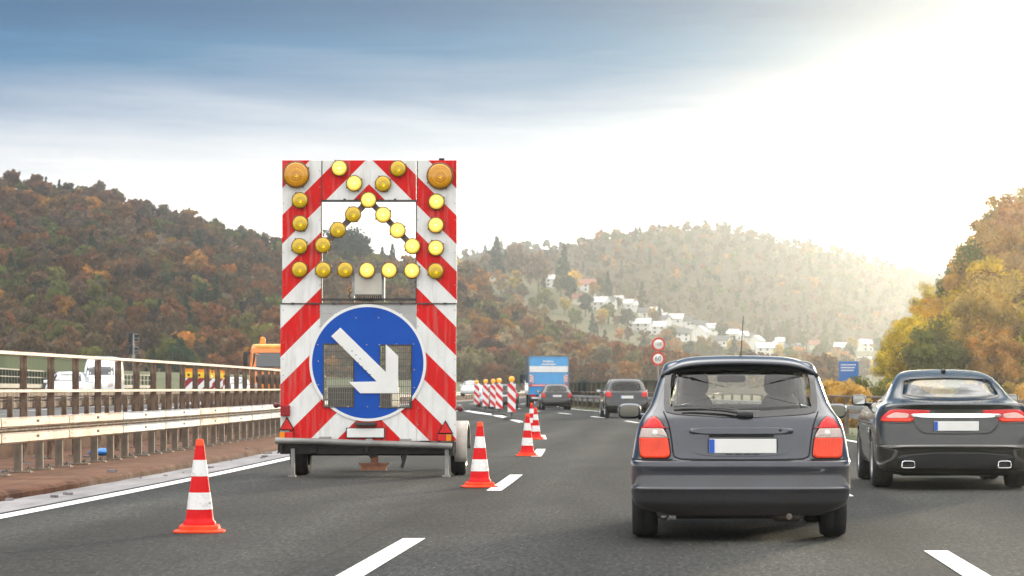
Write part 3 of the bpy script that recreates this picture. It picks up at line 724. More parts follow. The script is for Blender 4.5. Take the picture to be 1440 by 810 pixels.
# --- special trees one can tell apart among the houses
SP = [(656, 388, 'A', 'broad', 1.25, 'pale tan', 'tan round tree right beside the sign trailer edge'), (675, 372, 'A', 'broad', 1.2, 'golden orange', 'orange tree on the ridge, highest of its group'),
      (698, 396, 'B', 'conifer', 1.75, 'bluish green', 'dark bluish conifer on the ridge between orange trees'), (727, 402, 'B', 'broad', 1.65, 'pale tan', 'tall tan poplar on the ridge below the blue hill'),
      (757, 416, 'B', 'broad', 1.7, 'pale tan', 'second tall tan poplar beside the square white house'), (705, 412, 'B', 'broad', 1.0, 'golden orange', 'orange oval tree beside the cream ridge house'),
      (793, 402, 'B', 'conifer', 1.7, 'dark green', 'pointed dark conifer left of the red roofed house'), (800, 425, 'B', 'broad', 1.25, 'bluish green', 'round dark green tree above the rust slope'),
      (855, 412, 'B', 'conifer', 1.15, 'dark green', 'slim dark conifer right of the red roofed house'), (903, 424, 'B', 'conifer', 1.3, 'dark green', 'dark conifer above the gabled white houses'),
      (510, 340, 'A', 'broad', 1.3, 'bluish green', 'bluish tree top seen in the trailer opening'), (470, 345, 'A', 'broad', 1.35, 'bluish green', 'bluish rounded tree behind the house in the trailer opening'), (490, 338, 'A', 'broad', 1.45, 'bluish green', 'highest bluish tree behind the house in the trailer opening'),
      (538, 360, 'A', 'conifer', .75, 'dark green', 'thin pointed conifer in the trailer opening'), (552, 362, 'A', 'conifer', .85, 'dark green', 'taller pointed conifer in the trailer opening'),
      (1107, 478, 'B', 'conifer', 1.2, 'olive green', 'olive conifer above the hatchback roof'), (1160, 476, 'B', 'conifer', 1.3, 'olive green', 'first of two hazy conifers near the blue sign'), (1176, 478, 'B', 'conifer', 1.15, 'olive green', 'second of two hazy conifers near the blue sign')]
for px, py, hh, kd, s, k, lb in SP:
    p = hit(hA if hh == 'A' else hB, px, py); plant_tree('conifer_tree' if kd == 'conifer' else 'autumn_tree', kd, p, s, jitcol(PAL[k], rf, .1), lb, 'tree', None, rf, sz=1.25 if 'poplar' in lb else 1.0)
n = 0
for _ in range(1500):
    px = rf.uniform(560, 1330); f = rf.random()**.6; Y = hB.yf + 8 + f * (hB.yr - hB.yf); x = (px - VX) * Y / FPX; z = float(hB.z(x, Y)); py = VY - (z - CAMZ) * FPX / Y
    if z < 1 or any(abs(px - a) < 11 and -2 < py - b_ < 20 for a, b_ in hx): continue
    k = ['dark green', 'olive green', 'bluish green', 'golden orange', 'pale tan', 'brown', 'yellow', 'olive green'][int(rf.integers(8))]
    con = k in ('dark green', 'bluish green') and rf.random() < .5
    plant_tree('garden_tree', 'conifer' if con else 'broad', (x, Y, z - .3), rf.uniform(.6, 1.1), jitcol(PAL[k], rf), f'{k} {"conifer" if con else "tree"} among the white village houses', 'tree', f'{k} {"conifers" if con else "trees"} among the village houses', rf); n += 1
    if n >= 285: break

# --- wooded bank on the right
RB = [(1480, 240, 330), (1440, 252, 320), (1412, 264, 315), (1392, 290, 318), (1372, 318, 312), (1354, 352, 318), (1336, 380, 330), (1308, 392, 350), (1290, 424, 345), (1272, 440, 350), (1256, 462, 352), (1248, 492, 355)]
rbp = pchip([1200, 1240, 1250, 1290, 1330, 1372, 1412, 1480, 1600], [540, 528, 520, 470, 430, 395, 352, 330, 300])
hR = Hill(205, 330, [(1150, 548), (1225, 545), (1245, 534), (1290, 492), (1330, 452), (1372, 398), (1412, 362), (1480, 330), (1600, 300), (1900, 280)], 460, .3, .3)
hR.mesh('wooded_bank', M['soil'], (1140, 1900), 60, 20)
for i, (px, pt, Yt) in enumerate(RB):
    x = (px - VX) * Yt / FPX; z = float(hR.z(x, Yt)); top = CAMZ + (VY - pt) * Yt / FPX
    k = ['golden tan', 'golden tan', 'golden tan', 'golden brown', 'golden tan', 'olive green', 'olive green', 'yellow', 'yellow', 'yellow', 'yellow', 'olive green'][i]
    s = max(.4, (top - z) / 12.3); plant_tree('autumn_tree', 'near', (x, Yt, z - .2), s, jitcol(PAL[k], rf, .12), f'{k} tree along the outline of the wooded bank beyond the saloon', 'tree', f'{k} trees along the outline of the right bank', rf)
n = 0
for _ in range(500):
    px = rf.uniform(1238, 1520); Y = rf.uniform(215, 335); x = (px - VX) * Y / FPX; z = float(hR.z(x, Y)); py = VY - (z + 8 - CAMZ) * FPX / Y
    lim = np.interp(px, [q[0] for q in RB][::-1], [q[1] for q in RB][::-1])
    s = rf.uniform(.45, .9)
    if VY - (z + 12.5 * s - CAMZ) * FPX / Y < lim + 8: continue
    t = (px - 1240) / 200 + rf.normal() * .22
    k = 'yellow' if t < .35 else ('olive green' if t < .5 else ('yellow' if t < .62 else ('golden tan' if t < .9 else 'golden brown')))
    plant_tree('autumn_tree', 'near', (x, Y, z - .2), s, jitcol(PAL[k], rf, .2), f'{k} tree on the wooded bank beyond the saloon', 'tree', f'{k} trees on the right bank', rf); n += 1
    if n >= 95: break
for i in range(46):
    Y = rf.uniform(105, 200); px = rf.uniform(1120, 1460); x = (px - VX) * Y / FPX
    if x + dev(Y) < 8.5: continue
    k = ['yellow', 'golden tan', 'olive green', 'olive green'][int(rf.integers(4))]
    plant_tree('bush', 'bush', (x, Y, -.35), rf.uniform(.65, 1.0), jitcol(PAL[k], rf), f'{k} autumn bush behind the thin railing beside the saloon', 'bush', f'{k} bushes behind the outer railing', rf)

# ================================================================ haze
hz = MB(); hz.box((0, 1500, 63), (5400, 4000, 130))
hm = bpy.data.materials.new('haze'); hm.use_nodes = True; T = NT(hm.node_tree); T.n.clear()
pv = T.new('ShaderNodeVolumePrincipled'); pv.inputs['Density'].default_value = .00026; pv.inputs['Color'].default_value = (.86, .93, .98, 1); pv.inputs['Anisotropy'].default_value = .92
om = T.new('ShaderNodeOutputMaterial'); T.l.new(pv.outputs[0], om.inputs['Volume'])
tag(hz.build('haze', hm), kind='stuff')
# ================================================================ vehicle materials
def car_paint(name, c, flake=.0, rough=.32, metal=.35, coat=1.0):
    def b(T, p):
        n = T.noise(T.coord('Object'), 3.0, 5, .6); d = T.noise(T.coord('Object'), 55.0, 3, .6)
        s3 = T.new('ShaderNodeSeparateXYZ'); T.put(s3.inputs[0], T.coord('Object'))
        grime = T.m('MULTIPLY', T.ramp(T.m('ADD', s3.outputs[2], T.m('MULTIPLY', n, .5)), [(.42, .55), (.85, .0)]), T.ramp(d, [(.3, .5), (.7, 1)]))      # road dirt thrown up low on the body
        bc = T.mix(T.ramp(n, [(.35, 0), (.7, 1)]), tuple(v * .92 for v in c), tuple(min(1, v * 1.12 + .004) for v in c))
        T.put(p.inputs['Base Color'], T.mix(grime, bc, (.10, .085, .065)))
        T.put(p.inputs['Coat Weight'], T.m('SUBTRACT', 1.0, grime))
        T.put(p.inputs['Roughness'], T.m('ADD', T.m('MULTIPLY', n, .14), rough - .06))
        p.inputs['Coat IOR'].default_value = 1.6; p.inputs['Specular IOR Level'].default_value = .2
        T.put(p.inputs['Coat Roughness'], T.m('ADD', T.m('MULTIPLY', n, .06), .01))
    return material(name, c, rough, metal, coat, build=b)
M['p_graphite'] = car_paint('graphite_paint', (.042, .045, .057))
M['p_black'] = car_paint('dark_green_black_paint', (.014, .0155, .0135))
M['p_crease_light'] = car_paint('crease_highlight_paint', (.13, .125, .12)); M['p_black2'] = car_paint('black_paint', (.013, .013, .013))  # first paint: grey for the highlight painted along the saloon's bumper crease
M['p_white'] = car_paint('white_car_paint', (.78, .78, .77), metal=0.0)
M['p_silver'] = car_paint('pale_blue_paint', (.5, .56, .62), metal=.3)
M['p_orange'] = car_paint('orange_paint', (.78, .2, .015), metal=0.0)
M['p_blue'] = car_paint('blue_lorry_paint', (.03, .3, .64), metal=0.0, coat=.3)
M['trim'] = material('black_trim', (.02, .02, .021), .5)
M['seam'] = material('panel_gap', (.006, .006, .006), .9)
M['frit'] = material('black_glass_border', (.012, .012, .013), .12, spec=.6)
M['under'] = mottled('underbody', (.012, .011, .010), (.035, .03, .026), 8, .85)
M['tyre'] = mottled('tyre_rubber', (.017, .017, .017), (.035, .034, .032), 10, .85)
M['rim'] = material('alloy_rim', (.45, .45, .45), .3, .9)
M['chrome'] = material('chrome', (.82, .82, .8), .1, 1.0)
M['mirrorglass'] = material('mirror_glass', (.42, .43, .42), .03, 1.0)
M['plate'] = mottled('number_plate_white', (.78, .77, .73), (.82, .81, .78), 6, .4)
M['eu'] = material('plate_blue', (.02, .1, .5), .4)
M['seatcloth'] = mottled('seat_cloth', (.075, .07, .062), (.11, .10, .09), 12, .9)
M['exhaust'] = mottled('exhaust_steel', (.12, .1, .085), (.3, .26, .22), 9, .45, .8)
def lens(name, c, e=.0):
    def b(T, p):
        o = T.coord('Object'); wv = T.new('ShaderNodeTexWave', wave_type='BANDS', bands_direction='X'); T.put(wv.inputs['Vector'], o); wv.inputs['Scale'].default_value = 14
        bump(T, p, wv.outputs['Fac'], .25, .004)
        n = T.noise(o, 9, 2); T.put(p.inputs['Base Color'], T.mix(n, tuple(v * .75 for v in c), tuple(min(1, v * 1.25) for v in c)))
    return material(name, c, .25, coat=.35, spec=.25, build=b)
M['l_red'] = lens('red_lens', (.62, .02, .02)); M['l_orangered'] = lens('brake_lens', (.80, .05, .01)); M['l_clear'] = lens('clear_lens', (.52, .42, .38)); M['l_pale'] = lens('pale_lens', (.75, .45, .40))
M['signlens'] = lens('white_lens', (.85, .82, .76)); M['l_amber'] = lens('amber_lens', (.85, .25, .01))
def glass(name, tint, rough=.0):
    m = bpy.data.materials.new(name); m.use_nodes = True; T = NT(m.node_tree); T.n.clear()
    tr = T.new('ShaderNodeBsdfTransparent'); tr.inputs[0].default_value = (*tint, 1)
    gl = T.new('ShaderNodeBsdfGlossy'); gl.inputs[0].default_value = (1, 1, 1, 1); gl.inputs[1].default_value = .02
    lw = T.new('ShaderNodeLayerWeight'); lw.inputs[0].default_value = .5
    fr = T.m('ADD', T.m('MULTIPLY', T.m('POWER', lw.outputs['Facing'], 4.0), .85), .045)
    mx = T.new('ShaderNodeMixShader'); T.l.new(fr, mx.inputs[0]); T.l.new(tr.outputs[0], mx.inputs[1]); T.l.new(gl.outputs[0], mx.inputs[2])
    o = T.new('ShaderNodeOutputMaterial'); T.l.new(mx.outputs[0], o.inputs[0]); return m
M['glass'] = glass('window_glass', (.93, .95, .90)); M['darkglass'] = material('dark_window_glass', (.02, .025, .025), .05, spec=.8, coat=1.0)
M['palewindow'] = glass('saloon_rear_glass', (.62, .68, .64))

class Shape:
    """closed car body: horizontal slices z, half width w, rear y, corner depth c, front y"""
    def __init__(s, rows, n=4.0, cf=.7, nf=3.0, taper=.03, cx=None, hip=0.0):
        A = np.array(rows, float); i = np.arange(len(A)); s.nr = len(A) - 1
        s.z, s.w, s.yr, s.c, s.yf = [pchip(i, A[:, k]) for k in range(5)]
        s.n, s.cf, s.nf, s.taper, s.hip = n, cf, nf, taper, hip
        tt = np.linspace(0, s.nr, 2000); zz = s.z(tt); s._tz = (np.maximum.accumulate(zz), tt)
    def t(s, z): return np.interp(z, *s._tz)
    def pos(s, seg, v, t):
        v, t = np.broadcast_arrays(np.asarray(v, float), np.asarray(t, float))
        z, w, yr, c, yf = s.z(t), s.w(t), s.yr(t), s.c(t), s.yf(t)
        if seg == 0:
            q = np.clip(v, 0, 1); x = w * q; y = yr + c * (1 - (1 - q**s.n)**(1 / s.n))
        elif seg == 1:
            a, b = yr + c, np.maximum(yf - s.cf, yr + c + .05); y = a + (b - a) * v
            x = w * (1 - s.taper * v**2 + s.hip * np.sin(v * math.pi * 2) * .5)
        else:
            q = np.clip(v, 0, 1); x = w * (1 - s.taper) * q; y = np.maximum(yf - s.cf, yr + c + .05) + s.cf * ((1 - q**s.nf)**(1 / s.nf))
        return np.stack([x, y, z], -1)
    def rear(s, x, z, off=0.0):
        x = np.asarray(x, float); z = np.asarray(z, float); sg = np.where(x < 0, -1, 1); a = np.abs(x)
        def P(a, z):
            t = s.t(z); w = s.w(t); return s.pos(0, np.minimum(a / w, .9995), t)
        p = P(a, z); d = .004
        pu = P(a + d, z) - P(np.maximum(a - d, 0), z); pv = P(a, z + d) - P(a, z - d)
        n = np.cross(pu, pv); n /= np.linalg.norm(n, axis=-1)[..., None] + 1e-12
        n = np.where(n[..., 1:2] > 0.3, -n, n)
        q = p + n * np.asarray(off)[..., None] if np.ndim(off) else p + n * off
        q[..., 0] *= sg; return q
    def front(s, x, z, off=0.0):
        x = np.asarray(x, float); z = np.asarray(z, float); t = s.t(z); w = s.w(t) * (1 - s.taper)
        p = s.pos(2, np.minimum(np.abs(x) / w, .9995), t); p[..., 0] *= np.where(x < 0, -1, 1)
        t2 = s.t(z + .01); w2 = s.w(t2) * (1 - s.taper); p2 = s.pos(2, np.minimum(np.abs(x) / w2, .9995), t2)
        sl = (p2[..., 1] - p[..., 1]) / .01; k = 1 / np.sqrt(1 + sl**2)
        p[..., 1] += off * k; p[..., 2] += -off * sl * k; return p
    def side(s, y, z, sg, off=0.0):
        y = np.asarray(y, float); z = np.asarray(z, float)
        def P(y, z):
            t = s.t(z); yr, c, yf = s.yr(t), s.c(t), s.yf(t); a, b = yr + c, np.maximum(yf - s.cf, yr + c + .05)
            v = (y - a) / (b - a); p = s.pos(1, np.clip(v, 0, 1), t)
            q = np.clip((y - yr) / c, 0, 1); xr = s.w(t) * (1 - (1 - q)**s.n)**(1 / s.n)      # wraps into the rear corner
            p[..., 0] = np.where(v < 0, xr, p[..., 0]); p[..., 1] = np.where(v < 0, np.maximum(y, yr), p[..., 1]); return p
        p = P(y, z); d = .01; sl = (P(y, z + d)[..., 0] - p[..., 0]) / d; k = 1 / np.sqrt(1 + sl**2)
        p[..., 0] += off * k; p[..., 2] -= off * sl * k; p[..., 0] *= sg; return p
    def mesh(s, sub=4, nrear=18, nside=64, nfront=14):
        t = np.linspace(0, s.nr, s.nr * sub + 1)[:, None]
        q = np.concatenate([np.linspace(0, .86, nrear, endpoint=False), np.sin(np.linspace(math.asin(.86), math.pi/2, 9)) ])
        half = np.concatenate([s.pos(0, q[None, :], t), s.pos(1, np.linspace(0, 1, nside)[None, 1:], t), s.pos(2, np.sin(np.linspace(math.pi/2, 0, nfront))[None, 1:], t)], 1)
        lft = half[:, ::-1].copy(); lft[..., 0] *= -1
        ring = np.concatenate([half, lft[:, 1:-1]], 1); r, c = ring.shape[:2]
        V = ring.reshape(-1, 3); F = []
        for i in range(r - 1):
            for j in range(c): F.append((i*c + j, i*c + (j + 1) % c, (i+1)*c + (j + 1) % c, (i+1)*c + j))
        return V, F, tuple(range(c)), tuple((r - 1) * c + k for k in range(c))
def inpoly(px, py, poly):
    r = np.zeros(len(px), bool); P = np.asarray(poly); j = len(P) - 1
    for i in range(len(P)):
        xi, yi, xj, yj = P[i][0], P[i][1], P[j][0], P[j][1]
        c = ((yi > py) != (yj > py)) & (px < (xj - xi) * (py - yi) / (yj - yi + 1e-12) + xi); r ^= c; j = i
    return r
def smooth_poly(pts, n=6):
    """closed polygon with rounded corners (Catmull-Rom limited)"""
    P = np.asarray(pts, float); out = []
    for i in range(len(P)):
        a, b, c = P[i - 1], P[i], P[(i + 1) % len(P)]
        r = .28
        p0, p2 = b + (a - b) * r, b + (c - b) * r
        for k in range(n + 1):
            t = k / n; out.append((1 - t)**2 * p0 + 2 * t * (1 - t) * b + t * t * p2)
    return np.array(out)
def inset(P, d):
    P = np.asarray(P, float); c = P.mean(0); n = len(P); out = []
    area = np.sum(P[:, 0] * np.roll(P[:, 1], -1) - np.roll(P[:, 0], -1) * P[:, 1]); sg = 1 if area > 0 else -1
    for i in range(n):
        t = P[(i + 1) % n] - P[i - 1]; t /= np.linalg.norm(t) + 1e-9; out.append(P[i] + sg * d * np.array([-t[1], t[0]]))
    return np.array(out)
def fill_patch(b, fn, P, off, thick=.012, rings=6):
    """domed fill of an outline on a body surface, with a skirt into the body"""
    P = np.asarray(P); c = P.mean(0); n = len(P); L = []
    L.append(fn(P[:, 0], P[:, 1], off - thick))
    for k in range(rings):
        f = 1 - (k / rings); Q = c + (P - c) * f; L.append(fn(Q[:, 0], Q[:, 1], off))
    cen = fn(np.array([c[0]]), np.array([c[1]]), off); vs = np.concatenate(L + [cen]); fs = []
    for r in range(len(L) - 1):
        for i in range(n): fs.append((r*n + i, r*n + (i+1) % n, (r+1)*n + (i+1) % n, (r+1)*n + i))
    m = len(vs) - 1
    for i in range(n): fs.append(((len(L)-1)*n + i, (len(L)-1)*n + (i+1) % n, m))
    b.add(vs, fs, True)
def ring_patch(b, fn, A, B, off, thick=.004):
    n = len(A); a0 = fn(A[:, 0], A[:, 1], off - thick); a = fn(A[:, 0], A[:, 1], off); c = fn(B[:, 0], B[:, 1], off); c0 = fn(B[:, 0], B[:, 1], off - thick - .01)
    vs = np.concatenate([a0, a, c, c0]); fs = []
    for r in range(3):
        for i in range(n): fs.append((r*n + i, r*n + (i+1) % n, (r+1)*n + (i+1) % n, (r+1)*n + i))
    b.add(vs, fs, False)
def ribbon(b, fn, pts, wd, off):
    pts = np.asarray(pts, float); t = np.gradient(pts, axis=0); t /= np.linalg.norm(t, axis=1)[:, None] + 1e-9; nn = np.stack([-t[:, 1], t[:, 0]], 1) * wd / 2
    A, B = pts + nn, pts - nn
    b.grid(np.stack([fn(A[:, 0], A[:, 1], off), fn(B[:, 0], B[:, 1], off)], 0), True)
def dense(pts, n=24):
    P = np.asarray(pts, float); d = np.concatenate([[0], np.cumsum(np.linalg.norm(np.diff(P, axis=0), axis=1))])
    f = [pchip(d, P[:, k]) for k in (0, 1)]; u = np.linspace(0, d[-1], n); return np.stack([f[0](u), f[1](u)], 1)
def densepoly(pts, n=8):
    P = np.asarray(pts, float); out = []
    for i in range(len(P)):
        for k in range(n): out.append(P[i] + (P[(i+1) % len(P)] - P[i]) * k / n)
    return np.array(out)
def wheel(root, x, y, r, wd, sg, name='wheel'):
    b = MB(); h = wd / 2; rr = r - .012
    b.lathe([(r*.62, -h*.9), (r*.8, -h), (r*.93, -h*.96), (rr, -h*.78), (r, -h*.55), (r, -.012), (r - .003, -.006), (r - .003, .006), (r, .012), (r, h*.55), (rr, h*.78), (r*.93, h*.96), (r*.8, h), (r*.62, h*.9)], 36, axis='X', cap=False)
    b.lathe([(.001, -h*.5), (r*.62, -h*.5)], 24, axis='X', cap=False)
    w_ = b.build(name, M['tyre'], root, (x, y, r))
    b = MB(); b.lathe([(r*.64, h*.92), (r*.61, h*.98), (r*.57, h*.8), (r*.57, h*.1)], 28, axis='X', cap=False)
    for k in range(8):
        a = k * math.pi / 4; bb = [(h*.72, math.cos(a + q) * rad, math.sin(a + q) * rad) for q, rad in ((-.35, r*.14), (-.13, r*.6), (.13, r*.6), (.35, r*.14))]
        b.add(bb, [(0, 1, 2, 3)])
    b.lathe([(.001, h*.78), (r*.15, h*.76), (r*.16, h*.6)], 16, axis='X', cap=False)
    rim = b.build('rim', M['rim'], w_)
    if sg < 0: w_.rotation_euler = (0, 0, math.pi)
    return w_
def make_body(S, paint, root, wheels=(), wr=.31, holes=(), sub=4):
    """closed shell, arches cut by boolean, window openings removed"""
    V, F, bot, topf = S.mesh(sub)
    me = bpy.data.meshes.new('body'); me.from_pydata([tuple(v) for v in V], [], list(F) + [bot[::-1], topf]); me.update()
    b = bmesh.new(); b.from_mesh(me); bmesh.ops.remove_doubles(b, verts=b.verts, dist=1e-5); bmesh.ops.recalc_face_normals(b, faces=b.faces); b.to_mesh(me); b.free()
    o = bpy.data.objects.new('body', me); col.objects.link(o)
    cut = []
    for (x, y, r) in wheels:
        c = MB(); c.lathe([(r, -.26), (r, .2)], 32, (x, y, r * .9), 'X', False); q = c.build('arch_cut', M['under']); cut.append(q)
        md = o.modifiers.new('arch', 'BOOLEAN'); md.operation = 'DIFFERENCE'; md.object = q; md.solver = 'EXACT'
    if cut:
        dg = bpy.context.evaluated_depsgraph_get(); me2 = bpy.data.meshes.new_from_object(o.evaluated_get(dg)); o.modifiers.clear()
        if len(me2.polygons) > len(me.polygons) * .5: o.data = me2; me = me2
        for q in cut: bpy.data.objects.remove(q)
    me.materials.clear(); me.materials.append(M[paint]); me.materials.append(M['under'])
    n = len(me.polygons); C = np.zeros(n * 3); me.polygons.foreach_get('center', C); C = C.reshape(-1, 3)
    Nn = np.zeros(n * 3); me.polygons.foreach_get('normal', Nn); Nn = Nn.reshape(-1, 3)
    kill = np.zeros(n, bool)
    for (kind, poly) in holes:
        if kind == 'rear': kill |= inpoly(C[:, 0], C[:, 2], poly) & (C[:, 1] < 1.9) & (Nn[:, 1] < -.05)
        if kind == 'front': kill |= inpoly(C[:, 0], C[:, 2], poly) & (C[:, 1] > 2.0) & (Nn[:, 1] > .05)
        if kind == 'side': kill |= inpoly(C[:, 1], C[:, 2], poly) & (np.abs(Nn[:, 0]) > .5)
    mi = np.zeros(n, np.int32)
    inside = np.zeros(n, bool)
    for (x, y, r) in wheels:
        inside |= (np.abs((C[:, 1] - y)**2 + (C[:, 2] - r * .9)**2 - r * r) < .004) & (np.abs(Nn[:, 0]) < .2)
        inside |= ((C[:, 1] - y)**2 + (C[:, 2] - r * .9)**2 < r * r * 1.001) & (np.abs(C[:, 0]) < abs(x) - .1)
    mi[inside | (Nn[:, 2] < -.9)] = 1
    me.polygons.foreach_set('material_index', mi); me.polygons.foreach_set('use_smooth', (~inside))
    if kill.any():
        b = bmesh.new(); b.from_mesh(me); b.faces.ensure_lookup_table()
        bmesh.ops.delete(b, geom=[b.faces[i] for i in np.nonzero(kill)[0]], context='FACES'); b.to_mesh(me); b.free()
    o.parent = root; return o
def window(root, fn, outline, border, name='window', gl='glass', off=.003, bmat='frit'):
    P = densepoly(outline, 8) if len(outline) < 12 else np.asarray(outline); Q = inset(P, border)
    b = MB(); ring_patch(b, fn, P, Q, off + .002); o = b.build(name + '_border', M[bmat])
    b = MB(); fill_patch(b, fn, inset(P, border * .9), off, .001, 5); g = b.build(name, M[gl], root); o.parent = g; return g
def rbox(b, c, d, p=4.0, n=14):
    """rounded cushion (superellipsoid)"""
    U = np.linspace(-math.pi/2, math.pi/2, n); W = np.linspace(-math.pi, math.pi, 2*n + 1); e = 2 / p
    f = lambda a: np.sign(a) * np.abs(a)**e
    P = np.stack([np.outer(f(np.cos(U)), f(np.cos(W))) * d[0]/2 + c[0], np.outer(f(np.cos(U)), f(np.sin(W))) * d[1]/2 + c[1], np.outer(f(np.sin(U)), np.ones_like(W)) * d[2]/2 + c[2]], -1)
    b.grid(P, True)
def seat(root, x, y, hz, wd=.5, top=1.18):
    b = MB(); rbox(b, (x, y, .55), (wd, .5, .2)); rbox(b, (x, y - .2, .83), (wd, .16, .62)); o = b.build('seat', M['seatcloth'], root)
    b = MB(); rbox(b, (x, y - .23, hz), (.27, .11, .2), 3.5); b.tube([(x - .06, y - .22, hz - .18), (x - .06, y - .22, hz)], .008, 6); b.tube([(x + .06, y - .22, hz - .18), (x + .06, y - .22, hz)], .008, 6)
    b.build('headrest', M['seatcloth'], o); return o
def mirror(root, paint, x, y, z, wd, ht):
    b = MB(); sg = 1 if x > 0 else -1
    rbox(b, (x, y + .06, z), (wd, .15, ht), 3.2, 12); b.tube([(x - sg * wd * .35, y + .08, z - ht * .3), (x - sg * (wd * .5 + .12), y + .12, z - ht * .45)], .03, 8)
    o = b.build('door_mirror', M[paint], root)
    b = MB(); P = smooth_poly([(-wd*.39, -ht*.34), (wd*.39, -ht*.34), (wd*.39, ht*.34), (-wd*.39, ht*.34)], 5)
    b.add([(x + p[0], y - .018, z + p[1]) for p in P], [tuple(range(len(P)))]); b.add([(x + p[0], y + .01, z + p[1]) for p in P], [])
    b.build('mirror_glass', M['mirrorglass'], o); return o
def plate(root, fn, x, z, wd=.52, ht=.11, off=.012, eu=-1):
    b = MB(); P = densepoly([(x - wd/2 - .012, z - ht/2 - .012), (x + wd/2 + .012, z - ht/2 - .012), (x + wd/2 + .012, z + ht/2 + .012), (x - wd/2 - .012, z + ht/2 + .012)], 4)
    yy = fn(np.array([x]), np.array([z]), off)[0][1]
    b.box((x, yy, z), (wd, .012, ht)); o = b.build('number_plate', M['plate'], root, bevel=.003)
    b = MB(); b.box((x + eu * (wd/2 - .022), yy - .004, z), (.042, .012, ht - .006)); b.build('blue_strip', M['eu'], o)
    b = MB(); b.box((x, yy + .006, z - .004), (wd + .02, .01, ht + .016))
    for k in range(4): b.box((x + (k - 1.5) * .07 - .0, yy - .002, z - ht/2 - .008), (.05, .008, .008))
    b.build('plate_holder', M['trim'], o); return o

